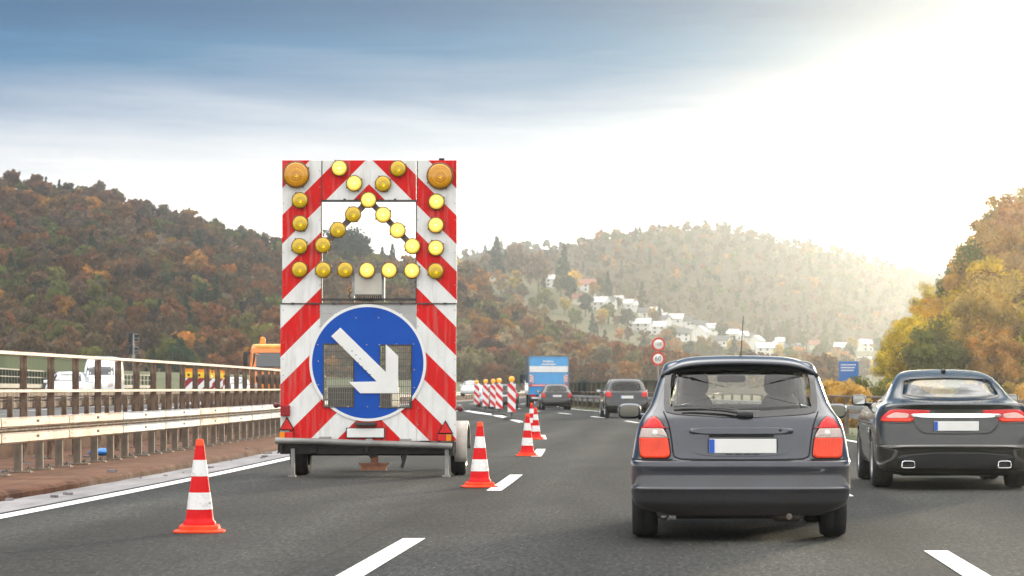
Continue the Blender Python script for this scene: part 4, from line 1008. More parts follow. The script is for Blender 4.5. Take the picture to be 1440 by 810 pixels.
# ================================================================ the graphite hatchback ahead
def hatchback():
    root = empty('hatchback_car', (.535, 21.85, 0), R(.3), 'dark graphite hatchback with roof aerial and rear wiper, driving in the middle lane just ahead', 'car')
    rows = [(.195, .66, .12, .30, 3.95), (.25, .78, .07, .32, 4.05), (.30, .835, .03, .34, 4.12), (.37, .852, .012, .36, 4.16), (.405, .855, .0, .36, 4.18), (.425, .855, .012, .36, 4.18), (.52, .856, .018, .36, 4.17), (.575, .856, .012, .36, 4.14),
            (.612, .853, .016, .36, 4.1), (.632, .848, .05, .34, 4.05), (.70, .838, .075, .33, 4.0), (.80, .82, .085, .33, 3.9), (.88, .80, .10, .33, 3.55), (.945, .772, .13, .33, 3.1), (1.0, .733, .18, .33, 2.98), (1.06, .70, .235, .33, 2.86),
            (1.15, .67, .315, .33, 2.62), (1.25, .638, .40, .34, 2.38), (1.325, .61, .465, .36, 2.2), (1.365, .592, .49, .38, 2.1), (1.39, .555, .53, .40, 2.0), (1.405, .46, .62, .4, 1.9), (1.413, .26, .78, .3, 1.75), (1.415, .06, .95, .15, 1.6)]
    S = Shape(rows, n=4.2, cf=.75)
    win = smooth_poly([(-.50, .975), (0, .945), (.50, .975), (.60, 1.0), (.585, 1.30), (.51, 1.355), (0, 1.372), (-.51, 1.355), (-.585, 1.30), (-.60, 1.0)], 5)
    vis = inset(win, .045)
    sd_ = [(.95, 1.02), (2.72, .98), (1.95, 1.33), (1.0, 1.33)]; ws = [(-.60, 1.0), (.60, 1.0), (.5, 1.34), (-.5, 1.34)]
    make_body(S, 'p_graphite', root, [(-.84, .80, .335), (.84, .80, .335), (-.84, 3.35, .335), (.84, 3.35, .335)], holes=[('rear', inset(win, .03)), ('side', inset(densepoly(sd_), .032)), ('front', inset(densepoly(ws), .02))], sub=6)
    window(root, S.rear, win, .047, 'rear_window')
    for sg in (-1, 1): window(root, (lambda y, z, off, sg=sg: S.side(y, z, sg, off)), sd_, .06, 'side_window')
    window(root, S.front, ws, .04, 'windscreen')
    # spoiler: an eyebrow over the glass that continues the roof
    b = MB(); xs = np.linspace(-1, 1, 41); rowsP = []
    lipz = lambda u: 1.378 - .03 * u**2 - .075 * np.abs(u)**6; lipx = lambda u: .622 * u
    lz, lx = lipz(xs), lipx(xs); lipy = .42 + .12 * np.abs(xs)**4
    topz = 1.434 - .022 * np.abs(xs)**2 - .085 * np.abs(xs)**7; topx = .592 * xs
    rowsP.append(np.stack([lx * .96, lipy + .14, lz - .006], -1)); rowsP.append(np.stack([lx, lipy + .012, lz - .012], -1)); rowsP.append(np.stack([lx, lipy, lz], -1)); rowsP.append(np.stack([lx * .995, lipy + .02, lz + .02], -1))
    rowsP.append(np.stack([lx * .985, lipy + .06, lz * .45 + topz * .55], -1)); rowsP.append(np.stack([lx * .96, lipy + .14, lz * .12 + topz * .88], -1)); rowsP.append(np.stack([topx, lipy + .32, topz + .006], -1)); rowsP.append(np.stack([topx * .97, lipy + .55, topz + .003], -1)); rowsP.append(np.stack([topx * .95, lipy + .62, topz - .03], -1))
    b.grid(np.array(rowsP), True); b.build('spoiler', M['p_graphite'], root)
    # tail lamps: pointed arch outline, three bands
    for sg in (-1, 1):
        out = smooth_poly([(.545, .638), (.565, .80), (.615, .915), (.665, .958), (.715, .935), (.765, .86), (.782, .79), (.778, .70), (.77, .638)], 4); out[:, 0] *= sg
        if sg < 0: out = out[::-1]
        fn = S.rear
        b = MB(); fill_patch(b, fn, inset(out, -.008), .004, .02); lampb = b.build('tail_lamp', M['seam'], root)
        def band(z0, z1, mt, nm, o2=.012, x0=None):
            P = out.copy(); P[:, 1] = np.clip(P[:, 1], z0, z1)
            # clip x to the outline width at that height
            b = MB(); fill_patch(b, fn, P, o2, .014); b.build(nm, M[mt], lampb)
        band(.64, .795, 'l_orangered', 'brake_lens'); band(.797, .866, 'l_clear', 'clear_lens', .013)
        q = fn(np.array([sg * .66]), np.array([.83]), .016)[0]; b = MB(); b.lathe([(0, -.003), (.020, -.002), (.024, .004)], 18, tuple(q), 'Y'); b.build('reversing_lamp', M['signlens'], lampb); band(.87, .96, 'l_red', 'red_lens')
    # number plate recess, handle garnish, plate
    b = MB(); rec = smooth_poly([(-.36, .665), (.36, .665), (.42, .83), (-.42, .83)], 4)
    ring_patch(b, S.rear, inset(rec, -.008), inset(rec, .028), .006, .012); b.build('plate_surround', M['p_graphite'], root)
    b = MB(); P = smooth_poly([(-.40, .822), (.40, .822), (.40, .87), (-.40, .87)], 4); fill_patch(b, S.rear, P, .03, .04); h_ = b.build('tailgate_handle', M['p_graphite'], root)
    q = S.rear(np.array([.30]), np.array([.852]), .032)[0]; b = MB(); b.lathe([(.0, -.004), (.011, -.004), (.013, .006)], 14, tuple(q), 'Y'); b.build('lock', M['trim'], h_)
    b = MB(); b.box((0, float(S.rear(np.array([0.]), np.array([.822]), .0)[0][1]) - .01, .816), (.5, .04, .012)); b.build('handle_shade_strip', M['seam'], h_)  # solid near-black strip standing in for the shade under the handle
    plate(root, S.rear, .01, .735, off=.016)
    # seams
    b = MB()
    for sg in (-1, 1):
        ribbon(b, S.rear, dense([(sg * .60, 1.0), (sg * .56, .9), (sg * .535, .76), (sg * .52, .66), (sg * .46, .634), (0, .628)], 50), .011, .002)
        ribbon(b, S.rear, dense([(sg * .845, .632), (sg * .70, .628), (sg * .53, .63)], 24), .010, .0035)
    b.build('tailgate_seam', M['seam'], root)
    # wiper
    z0 = .985; pts = [(.02, .965), (-.12, .985), (-.30, 1.0), (-.46, 1.0)]
    b = MB(); b.tube([S.rear(np.array([x]), np.array([z]), .03)[0] for x, z in pts], [.014, .01, .008, .006], 8); wp = b.build('wiper', M['trim'], root)
    b = MB(); q = S.rear(np.array([.03]), np.array([.965]), .02)[0]; rbox(b, tuple(q), (.13, .05, .05), 3); b.build('wiper_housing', M['trim'], wp)
    b = MB(); ribbon(b, S.rear, dense([(-.02, 1.005), (-.22, 1.022), (-.52, 1.015)], 14), .014, .018); b.build('wiper_blade', M['trim'], wp)
    # aerial
    b = MB(); b.tube([(0, .62, 1.40), (.012, .66, 1.44)], [.02, .009], 10); b.tube([(.012, .66, 1.44), (.02, .69, 1.52), (.035, .74, 1.755)], [.006, .0045, .003], 6); b.build('aerial', M['trim'], root)
    mirror(root, 'p_graphite', -.885, 2.35, .985, .2, .135); mirror(root, 'p_graphite', .875, 2.35, .985, .18, .13)
    for sg in (-1, 1):
        wheel(root, sg * .745, .80, .30, .205, sg); wheel(root, sg * .735, 3.35, .30, .205, sg)
    # underside
    b = MB(); b.box((0, 1.5, .19), (1.0, 2.3, .06)); b.box((-.1, .35, .245), (1.1, .4, .1)); b.tube([(-.6, .8, .30), (.6, .8, .30)], .035, 8)
    for k in range(9): b.box((random.uniform(-.5, .5), random.uniform(.3, 1.2), .205), (random.uniform(.05, .3), .2, random.uniform(.03, .07)))
    b.build('underbody', M['under'], root)
    b = MB(); b.tube([(.24, .24, .232), (.28, .21, .228), (.44, .21, .228), (.48, .24, .232)], [.05, .085, .085, .05], 16); b.tube([(.37, .3, .2), (.37, .1, .19)], .024, 12); b.build('exhaust', M['exhaust'], root)
    b = MB(); a = np.linspace(0, 2 * math.pi, 15); b.tube([(-.60 + .035 * math.cos(t), .2, .20 + .035 * math.sin(t)) for t in a], .011, 6); b.tube([(-.6, .2, .235), (-.55, .3, .26)], .012, 6); b.build('tow_eye', M['under'], root)
    # cabin
    b = MB(); b.box((0, 2.0, .42), (1.3, 2.4, .1)); rbox(b, (0, 2.85, .82), (1.25, .42, .34), 5); b.build('dashboard', M['seatcloth'], root)
    b = MB(); rbox(b, (0, .75, .70), (1.2, .5, .10), 6); b.build('parcel_shelf', M['seatcloth'], root)
    seat(root, -.355, 2.05, 1.22, .36); seat(root, .375, 2.05, 1.22, .34)
    b = MB(); rbox(b, (0, 1.25, .72), (1.2, .16, .42), 5); b.build('rear_bench', M['seatcloth'], root)
    b = MB(); rbox(b, (-.02, 2.3, 1.265), (.25, .05, .07), 4); b.tube([(-.02, 2.32, 1.29), (-.02, 2.38, 1.34)], .012, 6); b.build('rear_view_mirror', M['trim'], root)
    return root
hatchback()

# ================================================================ the dark saloon in the outer lane
def saloon():
    root = empty('saloon_car', (3.30, 32.95, 0), R(-.3), 'dark green-black luxury saloon with chrome bar and twin exhausts, nearest car in the outer lane', 'car')
    rows = [(.17, .70, .20, .38, 4.75), (.205, .80, .12, .40, 4.82), (.25, .87, .07, .42, 4.88), (.33, .905, .04, .44, 4.92), (.42, .915, .022, .46, 4.94), (.475, .917, .012, .46, 4.95), (.50, .917, .0, .46, 4.95), (.515, .918, .016, .46, 4.95),
            (.60, .925, .03, .47, 4.94), (.68, .930, .045, .48, 4.92), (.735, .930, .055, .48, 4.88), (.80, .924, .075, .50, 4.8), (.87, .905, .085, .50, 4.6), (.935, .875, .085, .50, 4.2), (.97, .845, .075, .50, 3.6), (.993, .81, .07, .50, 3.45),
            (1.003, .79, .12, .48, 3.4), (1.02, .765, .34, .44, 3.33), (1.045, .745, .56, .42, 3.27), (1.10, .705, .74, .42, 3.12), (1.18, .665, .95, .44, 2.92), (1.26, .62, 1.19, .46, 2.7), (1.325, .57, 1.42, .46, 2.5), (1.37, .50, 1.66, .45, 2.38),
            (1.395, .40, 1.85, .35, 2.3), (1.408, .22, 2.0, .2, 2.25), (1.412, .05, 2.05, .1, 2.2)]
    S = Shape(rows, n=3.6, cf=.9, hip=.012)
    win = smooth_poly([(-.42, 1.045), (0, 1.032), (.42, 1.045), (.60, 1.085), (.535, 1.285), (.44, 1.31), (0, 1.325), (-.44, 1.31), (-.535, 1.285), (-.60, 1.085)], 5)
    sd_ = [(1.35, 1.03), (3.0, 1.0), (2.6, 1.24), (1.95, 1.30), (1.55, 1.23)]
    ws = [(-.62, 1.05), (.62, 1.05), (.46, 1.33), (-.46, 1.33)]
    make_body(S, 'p_black', root, [(-.88, 1.06, .37), (.88, 1.06, .37), (-.88, 3.96, .37), (.88, 3.96, .37)], holes=[('rear', inset(win, .02)), ('side', inset(densepoly(sd_), .02)), ('front', inset(densepoly(ws), .02))], sub=4)
    window(root, S.rear, win, .022, 'rear_window', 'palewindow')
    for sg in (-1, 1):
        g = window(root, (lambda y, z, off, sg=sg: S.side(y, z, sg, off)), sd_, .03, 'side_window', 'darkglass', .003, 'chrome')
        b = MB(); ribbon(b, (lambda y, z, off, sg=sg: S.side(y, z, sg, off)), dense([(1.98, 1.02), (2.02, 1.15), (2.06, 1.28)], 8), .05, .008); b.build('window_pillar', M['trim'], g)
    # tail lamps
    for sg in (-1, 1):
        fn = S.rear
        def lp(pts, mt, nm, parent, off):
            P = smooth_poly(pts, 4); P[:, 0] *= sg
            if sg < 0: P = P[::-1]
            b = MB(); fill_patch(b, fn, P, off, .014); return b.build(nm, M[mt], parent)
        base = lp([(.30, .925), (.55, .932), (.76, .93), (.855, .84), (.865, .79), (.50, .785), (.465, .885), (.31, .895)], 'l_red', 'tail_lamp', root, .006)
        lp([(.545, .885), (.70, .90), (.79, .855), (.80, .832), (.55, .832)], 'l_pale', 'clear_lens', base, .011)
        lp([(.52, .826), (.84, .824), (.85, .796), (.51, .793)], 'l_orangered', 'brake_lens', base, .010)
    b = MB(); P = smooth_poly([(-.51, .832), (.51, .832), (.535, .888), (-.535, .888)], 3); fill_patch(b, S.rear, P, .018, .03); b.build('chrome_bar', M['chrome'], root)
    plate(root, S.rear, 0.0, .742, off=.012)
    b = MB()
    for sg in (-1, 1):
        ribbon(b, S.rear, dense([(sg * .60, .985), (sg * .575, .93), (sg * .50, .80), (sg * .44, .70), (sg * .36, .655), (0, .648)], 50), .011, .002)
        ribbon(b, S.rear, dense([(sg * .90, .775), (sg * .72, .772), (sg * .52, .775)], 20), .007, .002)
    b.build('boot_seam', M['seam'], root)
    b = MB(); ribbon(b, S.rear, dense([(-.84, .49), (-.6, .512), (0, .516), (.6, .512), (.84, .49)], 60), .020, .004); b.build('crease_highlight', M['p_crease_light'], root)  # highlight on the bumper crease, painted as a paler ribbon
    b = MB(); P = smooth_poly([(-.62, .235), (.62, .235), (.70, .40), (.3, .435), (-.3, .435), (-.70, .40)], 4); fill_patch(b, S.rear, P, .004, .01); b.build('diffuser', M['trim'], root)
    for sg in (-1, 1):
        P = smooth_poly([(-.085, -.045), (.085, -.045), (.075, .048), (-.075, .048)], 5); Q = inset(P, .012)
        c = S.rear(np.array([sg * .555]), np.array([.30]), .02)[0]
        b = MB(); n = len(P)
        vs = [(c[0] + p[0], c[1] - .02, c[2] + p[1]) for p in P] + [(c[0] + p[0], c[1] - .026, c[2] + p[1]) for p in Q] + [(c[0] + p[0], c[1] + .12, c[2] + p[1]) for p in Q] + [(c[0] + p[0], c[1] + .12, c[2] + p[1]) for p in P]
        fs = [(r*n + i, r*n + (i+1) % n, (r+1)*n + (i+1) % n, (r+1)*n + i) for r in range(2) for i in range(n)] + [(3*n + i, 3*n + (i+1) % n, (i+1) % n, i) for i in range(n)]
        b.add(vs, fs, True); o = b.build('exhaust_tip', M['chrome'], root)
        b = MB(); b.add([(c[0] + p[0], c[1] + .05, c[2] + p[1]) for p in Q], [tuple(range(n))]); b.build('exhaust_bore', M['seam'], o)
    q = (0, 1.95, 1.412); b = MB(); rbox(b, (0, 1.72, 1.395), (.06, .16, .05), 2.5); b.build('roof_aerial', M['trim'], root)
    mirror(root, 'p_black', -.955, 2.95, 1.03, .19, .145); mirror(root, 'p_black', .955, 2.95, 1.03, .22, .15)
    for sg in (-1, 1):
        wheel(root, sg * .80, 1.06, .335, .25, sg); wheel(root, sg * .79, 3.96, .335, .235, sg)
        fn = (lambda y, z, off, sg=sg: S.side(y, z, sg, off)); b = MB()
        for yv in (1.72, 2.78): ribbon(b, fn, dense([(yv - .1, .28), (yv, .6), (yv + .02, .98)], 14), .008, .002)
        ribbon(b, fn, dense([(1.72, .28), (2.6, .27), (3.45, .28)], 12), .008, .002); b.build('door_seam', M['seam'], root)
        b = MB(); ribbon(b, fn, dense([(1.95, .86), (2.12, .862)], 5), .022, .02); ribbon(b, fn, dense([(2.95, .855), (3.1, .85)], 5), .022, .02); b.build('door_handles', M['chrome'], root)
    b = MB(); b.box((0, 2.2, .18), (1.2, 3.4, .06))
    for k in range(7): b.box((random.uniform(-.5, .5), random.uniform(.5, 1.2), .17), (random.uniform(.1, .3), .2, .03))
    b.tube([(-.7, 1.06, .3), (.7, 1.06, .3)], .04, 8); b.build('underbody', M['under'], root)
    b = MB(); b.box((0, 2.4, .42), (1.4, 2.6, .1)); rbox(b, (0, 3.3, .82), (1.35, .5, .34), 5); b.build('dashboard', M['seatcloth'], root)
    b = MB(); rbox(b, (0, 1.2, .96), (1.2, .5, .06), 6); b.build('parcel_shelf', M['seatcloth'], root)
    for x in (-.37, .37): seat(root, x, 2.55, 1.13, .5); seat(root, x, 1.65, 1.08, .55)
    return root
saloon()

# ================================================================ simpler cars farther off
def far_car(name, loc, rz, paint, rows, label, wheels, wr, win, lamps, S_kw={}, wins=None, ws=None, plate_z=None, lampm='l_red', sidew=None, group=None, cat='car', mir=(.9, 1.0, 2.0), frontlamps=None, seethru=True, glassm='palewindow'):
    root = empty(name, loc, rz, label, cat, group); S = Shape(rows, **S_kw)
    holes = []
    if win is not None and seethru: holes.append(('rear', inset(smooth_poly(win, 3), .02)))
    if ws is not None and seethru: holes.append(('front', inset(densepoly(ws), .02)))
    make_body(S, paint, root, [(s * x, y, wr * 1.12) for x, y in wheels for s in (-1, 1)], holes=holes, sub=3)
    if win is not None: window(root, S.rear, smooth_poly(win, 4), .035, 'rear_window', glassm if seethru else 'darkglass')
    if ws is not None: window(root, S.front, ws, .035, 'windscreen', glassm if seethru else 'darkglass')
    if sidew is not None:
        for sg in (-1, 1): window(root, (lambda y, z, off, sg=sg: S.side(y, z, sg, off)), sidew, .03, 'side_window', 'darkglass')
    for sg in (-1, 1):
        for x, y in wheels: wheel(root, sg * (x - .11), y, wr, .2, sg)
        if lamps is not None:
            P = smooth_poly(lamps, 4); P[:, 0] *= sg; P = P[::-1] if sg < 0 else P
            b = MB(); fill_patch(b, S.rear, P, .012, .02); b.build('tail_lamp', M[lampm], root)
        if frontlamps is not None:
            P = smooth_poly(frontlamps, 4); P[:, 0] *= sg; P = P[::-1] if sg < 0 else P
            b = MB(); fill_patch(b, S.front, P, .012, .02); b.build('headlight', M['l_clear'], root)
        mirror(root, paint, sg * mir[0], mir[2], mir[1], .19, .13)
    if plate_z: plate(root, S.rear, 0, plate_z)
    b = MB(); b.box((0, 2.0, .24), (1.1, 2.8, .1)); b.build('underbody', M['under'], root)
    if seethru:
        b = MB(); rbox(b, (-.35, 1.9, .95), (.46, .2, .55)); rbox(b, (.35, 1.9, .95), (.46, .2, .55)); b.box((0, 1.9, .55), (1.3, 2, .1)); b.build('seats', M['seatcloth'], root)
    return root, S
suv = [(.26, .72, .12, .3, 3.7), (.32, .82, .05, .3, 3.78), (.45, .86, .0, .32, 3.82), (.62, .87, .01, .33, 3.82), (.72, .868, .06, .33, 3.8), (.9, .855, .08, .33, 3.65), (1.0, .835, .10, .33, 3.3), (1.07, .80, .16, .33, 2.85), (1.2, .745, .24, .33, 2.6), (1.35, .69, .33, .33, 2.4), (1.48, .62, .42, .35, 2.2), (1.53, .54, .5, .36, 2.1), (1.555, .36, .7, .3, 1.9), (1.56, .1, .9, .15, 1.7)]
far_car('compact_suv', (-1.78, 112.5, 0), heading(112), 'p_black2', suv, 'tall black compact car in the outer lane near the speed limit signs', [(.84, .75), (.84, 3.1)], .34,
        [(-.60, 1.06), (.60, 1.06), (.52, 1.42), (-.52, 1.42)], [(.60, .82), (.84, .86), (.80, 1.03), (.70, 1.06), (.60, .98)], plate_z=.83, mir=(.95, 1.07, 2.3), sidew=[(.85, 1.1), (2.5, 1.06), (2.0, 1.42), (.95, 1.44)])
hb = [(.2, .68, .12, .3, 3.8), (.27, .80, .05, .3, 3.9), (.38, .84, .0, .33, 3.95), (.56, .845, .01, .33, 3.95), (.63, .84, .05, .33, 3.9), (.85, .82, .08, .33, 3.6), (.95, .79, .11, .33, 3.0), (1.02, .745, .18, .33, 2.85), (1.15, .68, .3, .33, 2.55), (1.28, .615, .42, .34, 2.3), (1.36, .55, .5, .36, 2.1), (1.40, .42, .62, .4, 2.0), (1.415, .1, .9, .15, 1.7)]
far_car('hatchback_car', (-6.25, 154.5, 0), heading(155), 'p_black2', hb, 'small black hatchback with pale rear window close behind the blue lorry', [(.82, .75), (.82, 3.2)], .30,
        [(-.58, .97), (.58, .97), (.5, 1.3), (-.5, 1.3)], [(.6, .66), (.8, .68), (.78, .9), (.66, .93)], plate_z=.76, sidew=[(.85, 1.02), (2.6, .98), (2.0, 1.3), (.95, 1.31)])
far_car('estate_car', (-9.6, 163, 0), heading(163), 'p_black2', hb, 'dark car half hidden behind the nearest striped beacon, beside the blue lorry', [(.82, .75), (.82, 3.2)], .31,
        [(-.58, .97), (.58, .97), (.5, 1.3), (-.5, 1.3)], [(.6, .66), (.8, .68), (.78, .9), (.66, .93)], plate_z=.76)
far_car('estate_car', (at(690, 176), 176, 0), heading(176), 'p_silver', hb, 'silver-grey car between the striped beacons, farther than the dark car', [(.82, .75), (.82, 3.2)], .31,
        [(-.58, .97), (.58, .97), (.5, 1.3), (-.5, 1.3)], [(.6, .66), (.8, .68), (.78, .9), (.66, .93)], plate_z=.76)
# oncoming: turned round, so their fronts face the camera
wsA = [(-.6, 1.0), (.6, 1.0), (.5, 1.32), (-.5, 1.32)]; fl = [(.42, .66), (.74, .7), (.72, .8), (.44, .76)]
def oncoming(name, px, Y, paint, rows, label, ws, fl, **kw):
    return far_car(name, (at(px, Y), Y, .45), math.pi + heading(Y), paint, rows, label, [(.82, .75), (.82, 3.2)], .31, None, None, ws=ws, frontlamps=fl, seethru=False, **kw)
oncoming('saloon_car', 103, 118, 'p_white', hb, 'white car with dark windscreen on the opposite carriageway, in front of the white van', wsA, fl, sidew=[(.85, 1.02), (2.6, .98), (2.0, 1.3), (.95, 1.31)])
van = [(.25, .80, .05, .15, 4.9), (.4, .95, .0, .15, 5.2), (.8, .98, .0, .15, 5.2), (1.1, .985, .0, .15, 5.05), (1.25, .98, .0, .15, 4.6), (1.35, .97, .0, .15, 4.35), (1.9, .93, .0, .15, 3.95), (2.2, .88, .0, .15, 3.7), (2.42, .82, .02, .15, 3.4), (2.52, .7, .08, .2, 3.0), (2.56, .4, .3, .3, 2.6), (2.565, .1, .6, .3, 2.4)]
oncoming('delivery_van', 151, 165, 'p_white', van, 'tall white delivery van on the opposite carriageway next to the white car', [(-.8, 1.32), (.8, 1.32), (.74, 1.95), (-.74, 1.95)], [(.55, .8), (.85, .85), (.82, 1.1), (.6, 1.0)], S_kw=dict(cf=.5), mir=(1.08, 1.45, 4.0), cat='van')
oncoming('hatchback_car', 303, 150, 'p_white', hb, 'white car on the opposite carriageway behind the yellow topped beacons', wsA, fl, sidew=[(.85, 1.02), (2.6, .98), (2.0, 1.3), (.95, 1.31)])
oncoming('hatchback_car', 335, 175, 'p_silver', hb, 'pale blue car on the opposite carriageway beside the orange truck', wsA, fl)
oncoming('saloon_car', 664, 262, 'p_white', hb, 'bright white oncoming car behind the two farthest striped beacons', [(-.6, 1.0), (.6, 1.0), (.5, 1.32), (-.5, 1.32)], fl)
# orange works truck
def orange_truck():
    Y = 150; root = empty('works_truck', (at(385, Y), Y, .45), math.pi + heading(Y), 'orange works truck with amber rotating beacon on its yellow cab roof, behind the tall railing', 'truck')
    rows = [(.6, 1.15, .0, .1, 2.2), (.75, 1.2, .0, .1, 2.3), (1.2, 1.22, .0, .1, 2.3), (1.7, 1.22, .0, .1, 2.26), (1.8, 1.21, .0, .1, 2.22), (2.6, 1.17, .0, .1, 2.0), (2.75, 1.15, .0, .1, 1.95), (2.9, 1.1, .02, .1, 1.85), (2.95, .9, .1, .15, 1.6), (2.96, .2, .4, .2, 1.2)]
    S = Shape(rows, cf=.35, nf=5, taper=.0); make_body(S, 'p_orange', root, sub=3)
    window(root, S.front, [(-1.08, 1.78), (1.08, 1.78), (1.0, 2.58), (-1.0, 2.58)], .04, 'windscreen', 'darkglass')
    M['p_yelloworange'] = car_paint('yellow_roof_paint', (.85, .42, .06), metal=0)
    b = MB(); rbox(b, (0, 1.0, 2.9), (2.25, 1.9, .3), 5); b.build('roof_visor', M['p_yelloworange'], root)
    b = MB(); P = smooth_poly([(-.85, .95), (.85, .95), (.9, 1.45), (-.9, 1.45)], 3); fill_patch(b, S.front, P, .02, .03); g_ = b.build('grille', M['black'], root)
    b = MB(); P = smooth_poly([(-1.1, 1.62), (1.1, 1.62), (1.1, 1.74), (-1.1, 1.74)], 3); fill_patch(b, S.front, P, .02, .03); b.build('scuttle', M['black'], root)
    for sg in (-1, 1):
        b = MB(); P = smooth_poly([(.72, .75), (1.08, .75), (1.08, .98), (.72, .98)], 4); P[:, 0] *= sg; fill_patch(b, S.front, P[::sg], .02, .03); b.build('headlight', M['l_clear'], root)
        b = MB(); rbox(b, (sg * 1.42, 2.1, 2.25), (.24, .14, .75), 4); b.tube([(sg * 1.15, 1.9, 2.55), (sg * 1.42, 2.1, 2.6)], .03, 6); b.build('door_mirror', M['black'], root)
        wheel(root, sg * 1.0, 1.2, .5, .3, sg); wheel(root, sg * 1.0, -2.6, .5, .3, sg)
    b = MB(); b.lathe([(.17, 3.05), (.17, 3.12), (.13, 3.14), (.14, 3.3), (.1, 3.4), (.0, 3.42)], 18, (.55, 1.2, 0)); b.build('beacon_lamp', M['l_amber'], root)
    b = MB(); b.tube([(.3, 1.2, 3.0), (.3, 1.2, 3.35)], .04, 8); b.box((0, 1.2, 3.07), (1.3, .1, .06)); b.build('lamp_bar', M['darkmetal'], root)
    b = MB(); b.box((0, -2.2, 1.7), (2.4, 4.0, 1.5)); b.build('tipper_body', M['p_orange'], root, bevel=.04)
    b = MB(); b.box((0, -1.4, .7), (.9, 6.0, .25)); b.build('chassis', M['under'], root)
orange_truck()
# blue lorry
def lorry():
    Y = 171; root = empty('box_lorry', (at(771.5, Y), Y, 0), heading(Y), 'blue box lorry with a white band and red lettered stripe across its rear doors', 'lorry')
    W_, H0, H1, Ln = 2.44, .78, 3.16, 7.0
    b = MB(); b.box((0, Ln/2, (H0 + H1)/2), (W_, Ln, H1 - H0)); bx = b.build('cargo_box', M['p_blue'], root, bevel=.03)
    b = MB(); b.box((0, -.01, H1 - .03), (W_ + .03, .05, .08)); b.box((-W_/2 + .02, -.012, (H0 + H1)/2), (.06, .05, H1 - H0)); b.box((W_/2 - .02, -.012, (H0 + H1)/2), (.06, .05, H1 - H0)); b.build('door_frame', M['grey_post'], bx)
    b = MB(); b.box((0, -.02, 2.33), (W_ - .14, .03, .36)); b.build('white_band', M['white'], bx)
    b = MB(); b.box((0, -.02, 1.36), (W_ - .14, .03, .15)); st = b.build('red_stripe', material('red_band', (.62, .03, .05), .4), bx)
    b = MB(); x = -1.0
    while x < .98:
        w_ = random.uniform(.05, .1)
        if not (.0 < x < .16): b.box((x + w_/2, -.04, 1.36), (w_, .012, .06))
        x += w_ + .025
    b.build('stripe_lettering', M['white'], bx)
    b = MB(); x = -.42
    while x < .42:
        w_ = random.uniform(.05, .09); b.box((x + w_/2, -.03, 2.62), (w_, .012, .08)); x += w_ + .02
    for i in range(9): b.box((-.3 + i * .07, -.03, 2.80 - .003 * i), (.045, .012, .10 + (.05 if i in (0, 4) else 0)), 0)
    b.build('lettering', M['white'], bx)
    for sg in (-1, 1):
        b = MB(); b.box((sg * 1.02, -.024, 1.76), (.22, .03, .46)); pn = b.build('warning_panel', M['white'], bx)
        b = MB()
        for k in range(3):
            z = 1.62 + k * .16; b.prism([(sg * .92, z), (sg * 1.12, z - .13), (sg * 1.12, z - .06), (sg * .92, z + .07)] , -.045, -.041)
        b.build('panel_stripes', material('warning_red', (.6, .03, .03), .4), pn)
        b = MB(); b.box((sg * .95, .0, .74), (.3, .05, .12)); b.build('tail_lamp', M['l_red'], root)
        for y in (1.4, 6.9): wheel(root, sg * 1.0, y, .44, .28, sg)
        b = MB(); rbox(b, (sg * 1.40, 8.4, 1.8), (.22, .14, .55), 4); b.tube([(sg * 1.1, 8.4, 2.0), (sg * 1.4, 8.4, 2.05)], .03, 6); b.build('door_mirror', M['black'], root)
        b = MB(); b.box((sg * 1.05, .35, .38), (.22, .02, .4)); b.build('mudflap', M['dark'], root)
    b = MB(); b.box((0, Ln/2 + .5, .62), (.9, Ln + 1.2, .22)); b.box((0, .2, .5), (2.2, .12, .14)); b.build('chassis', M['under'], root)
    b = MB(); rbox(b, (0, 7.95, 1.45), (2.2, 1.7, 1.9), 6); b.build('cab', M['p_blue'], root)
    plate(root, lambda x, z, off: np.stack([np.asarray(x), np.asarray(x) * 0 - .02 - off, np.asarray(z)], -1), -.8, .6)
lorry()
# ================================================================ the sign trailer
K = 105.3; TY = 38.0; TX = at(519.3, TY)
def lx(px): return (px - 519.3) / K
def lz(py): return CAMZ + (546 - py) / K
def chevron(T, p):
    o = T.coord('Object'); s = T.new('ShaderNodeSeparateXYZ'); T.put(s.inputs[0], o)
    ax = T.m('ABSOLUTE', s.outputs[0])
    sp = T.m('ADD', T.m('ADD', T.m('MULTIPLY', ax, -K / 78.5), (519 + 546 + CAMZ * K) / 78.5 + .09), T.m('MULTIPLY', s.outputs[2], -K / 78.5))
    fr = T.m('FRACT', sp); red = T.m('LESS_THAN', fr, .515)
    dn = T.noise(T.mapping(o, (1.2, 1, .5)), 4, 6, .65); sc = T.noise(T.mapping(o, (9, 9, 3)), 3, 5, .7); st = T.noise(T.mapping(o, (16, 1, 1.1)), 1.0, 4, .6)
    wht = T.mix(T.ramp(dn, [(.42, 0), (.72, .55)]), (.80, .80, .775), (.58, .565, .52)); rd = T.mix(T.ramp(dn, [(.4, 0), (.7, .6)]), (.68, .012, .012), (.48, .015, .016))
    c = T.mix(red, wht, rd); c = T.mix(T.ramp(sc, [(.64, 0), (.76, .45)]), c, (.35, .3, .25)); c = T.mix(T.ramp(st, [(.5, 0), (.75, .38)]), c, (.38, .33, .28))
    T.put(p.inputs['Base Color'], c); T.put(p.inputs['Roughness'], T.m('ADD', T.m('MULTIPLY', dn, .2), .3))
M['chevron'] = material('red_white_chevron', (.7, .7, .7), .5, spec=.15, build=chevron)
M['signblue'] = mottled('sign_blue', (.004, .065, .37), (.008, .085, .43), 3, .45, lo=.3, hi=.7, spec=.2)
M['signwhite'] = mottled('sign_white', (.74, .735, .70), (.82, .815, .79), 3, .42)
M['tgrey'] = mottled('trailer_grey_panel', (.33, .33, .32), (.46, .455, .44), 3, .5, .2)
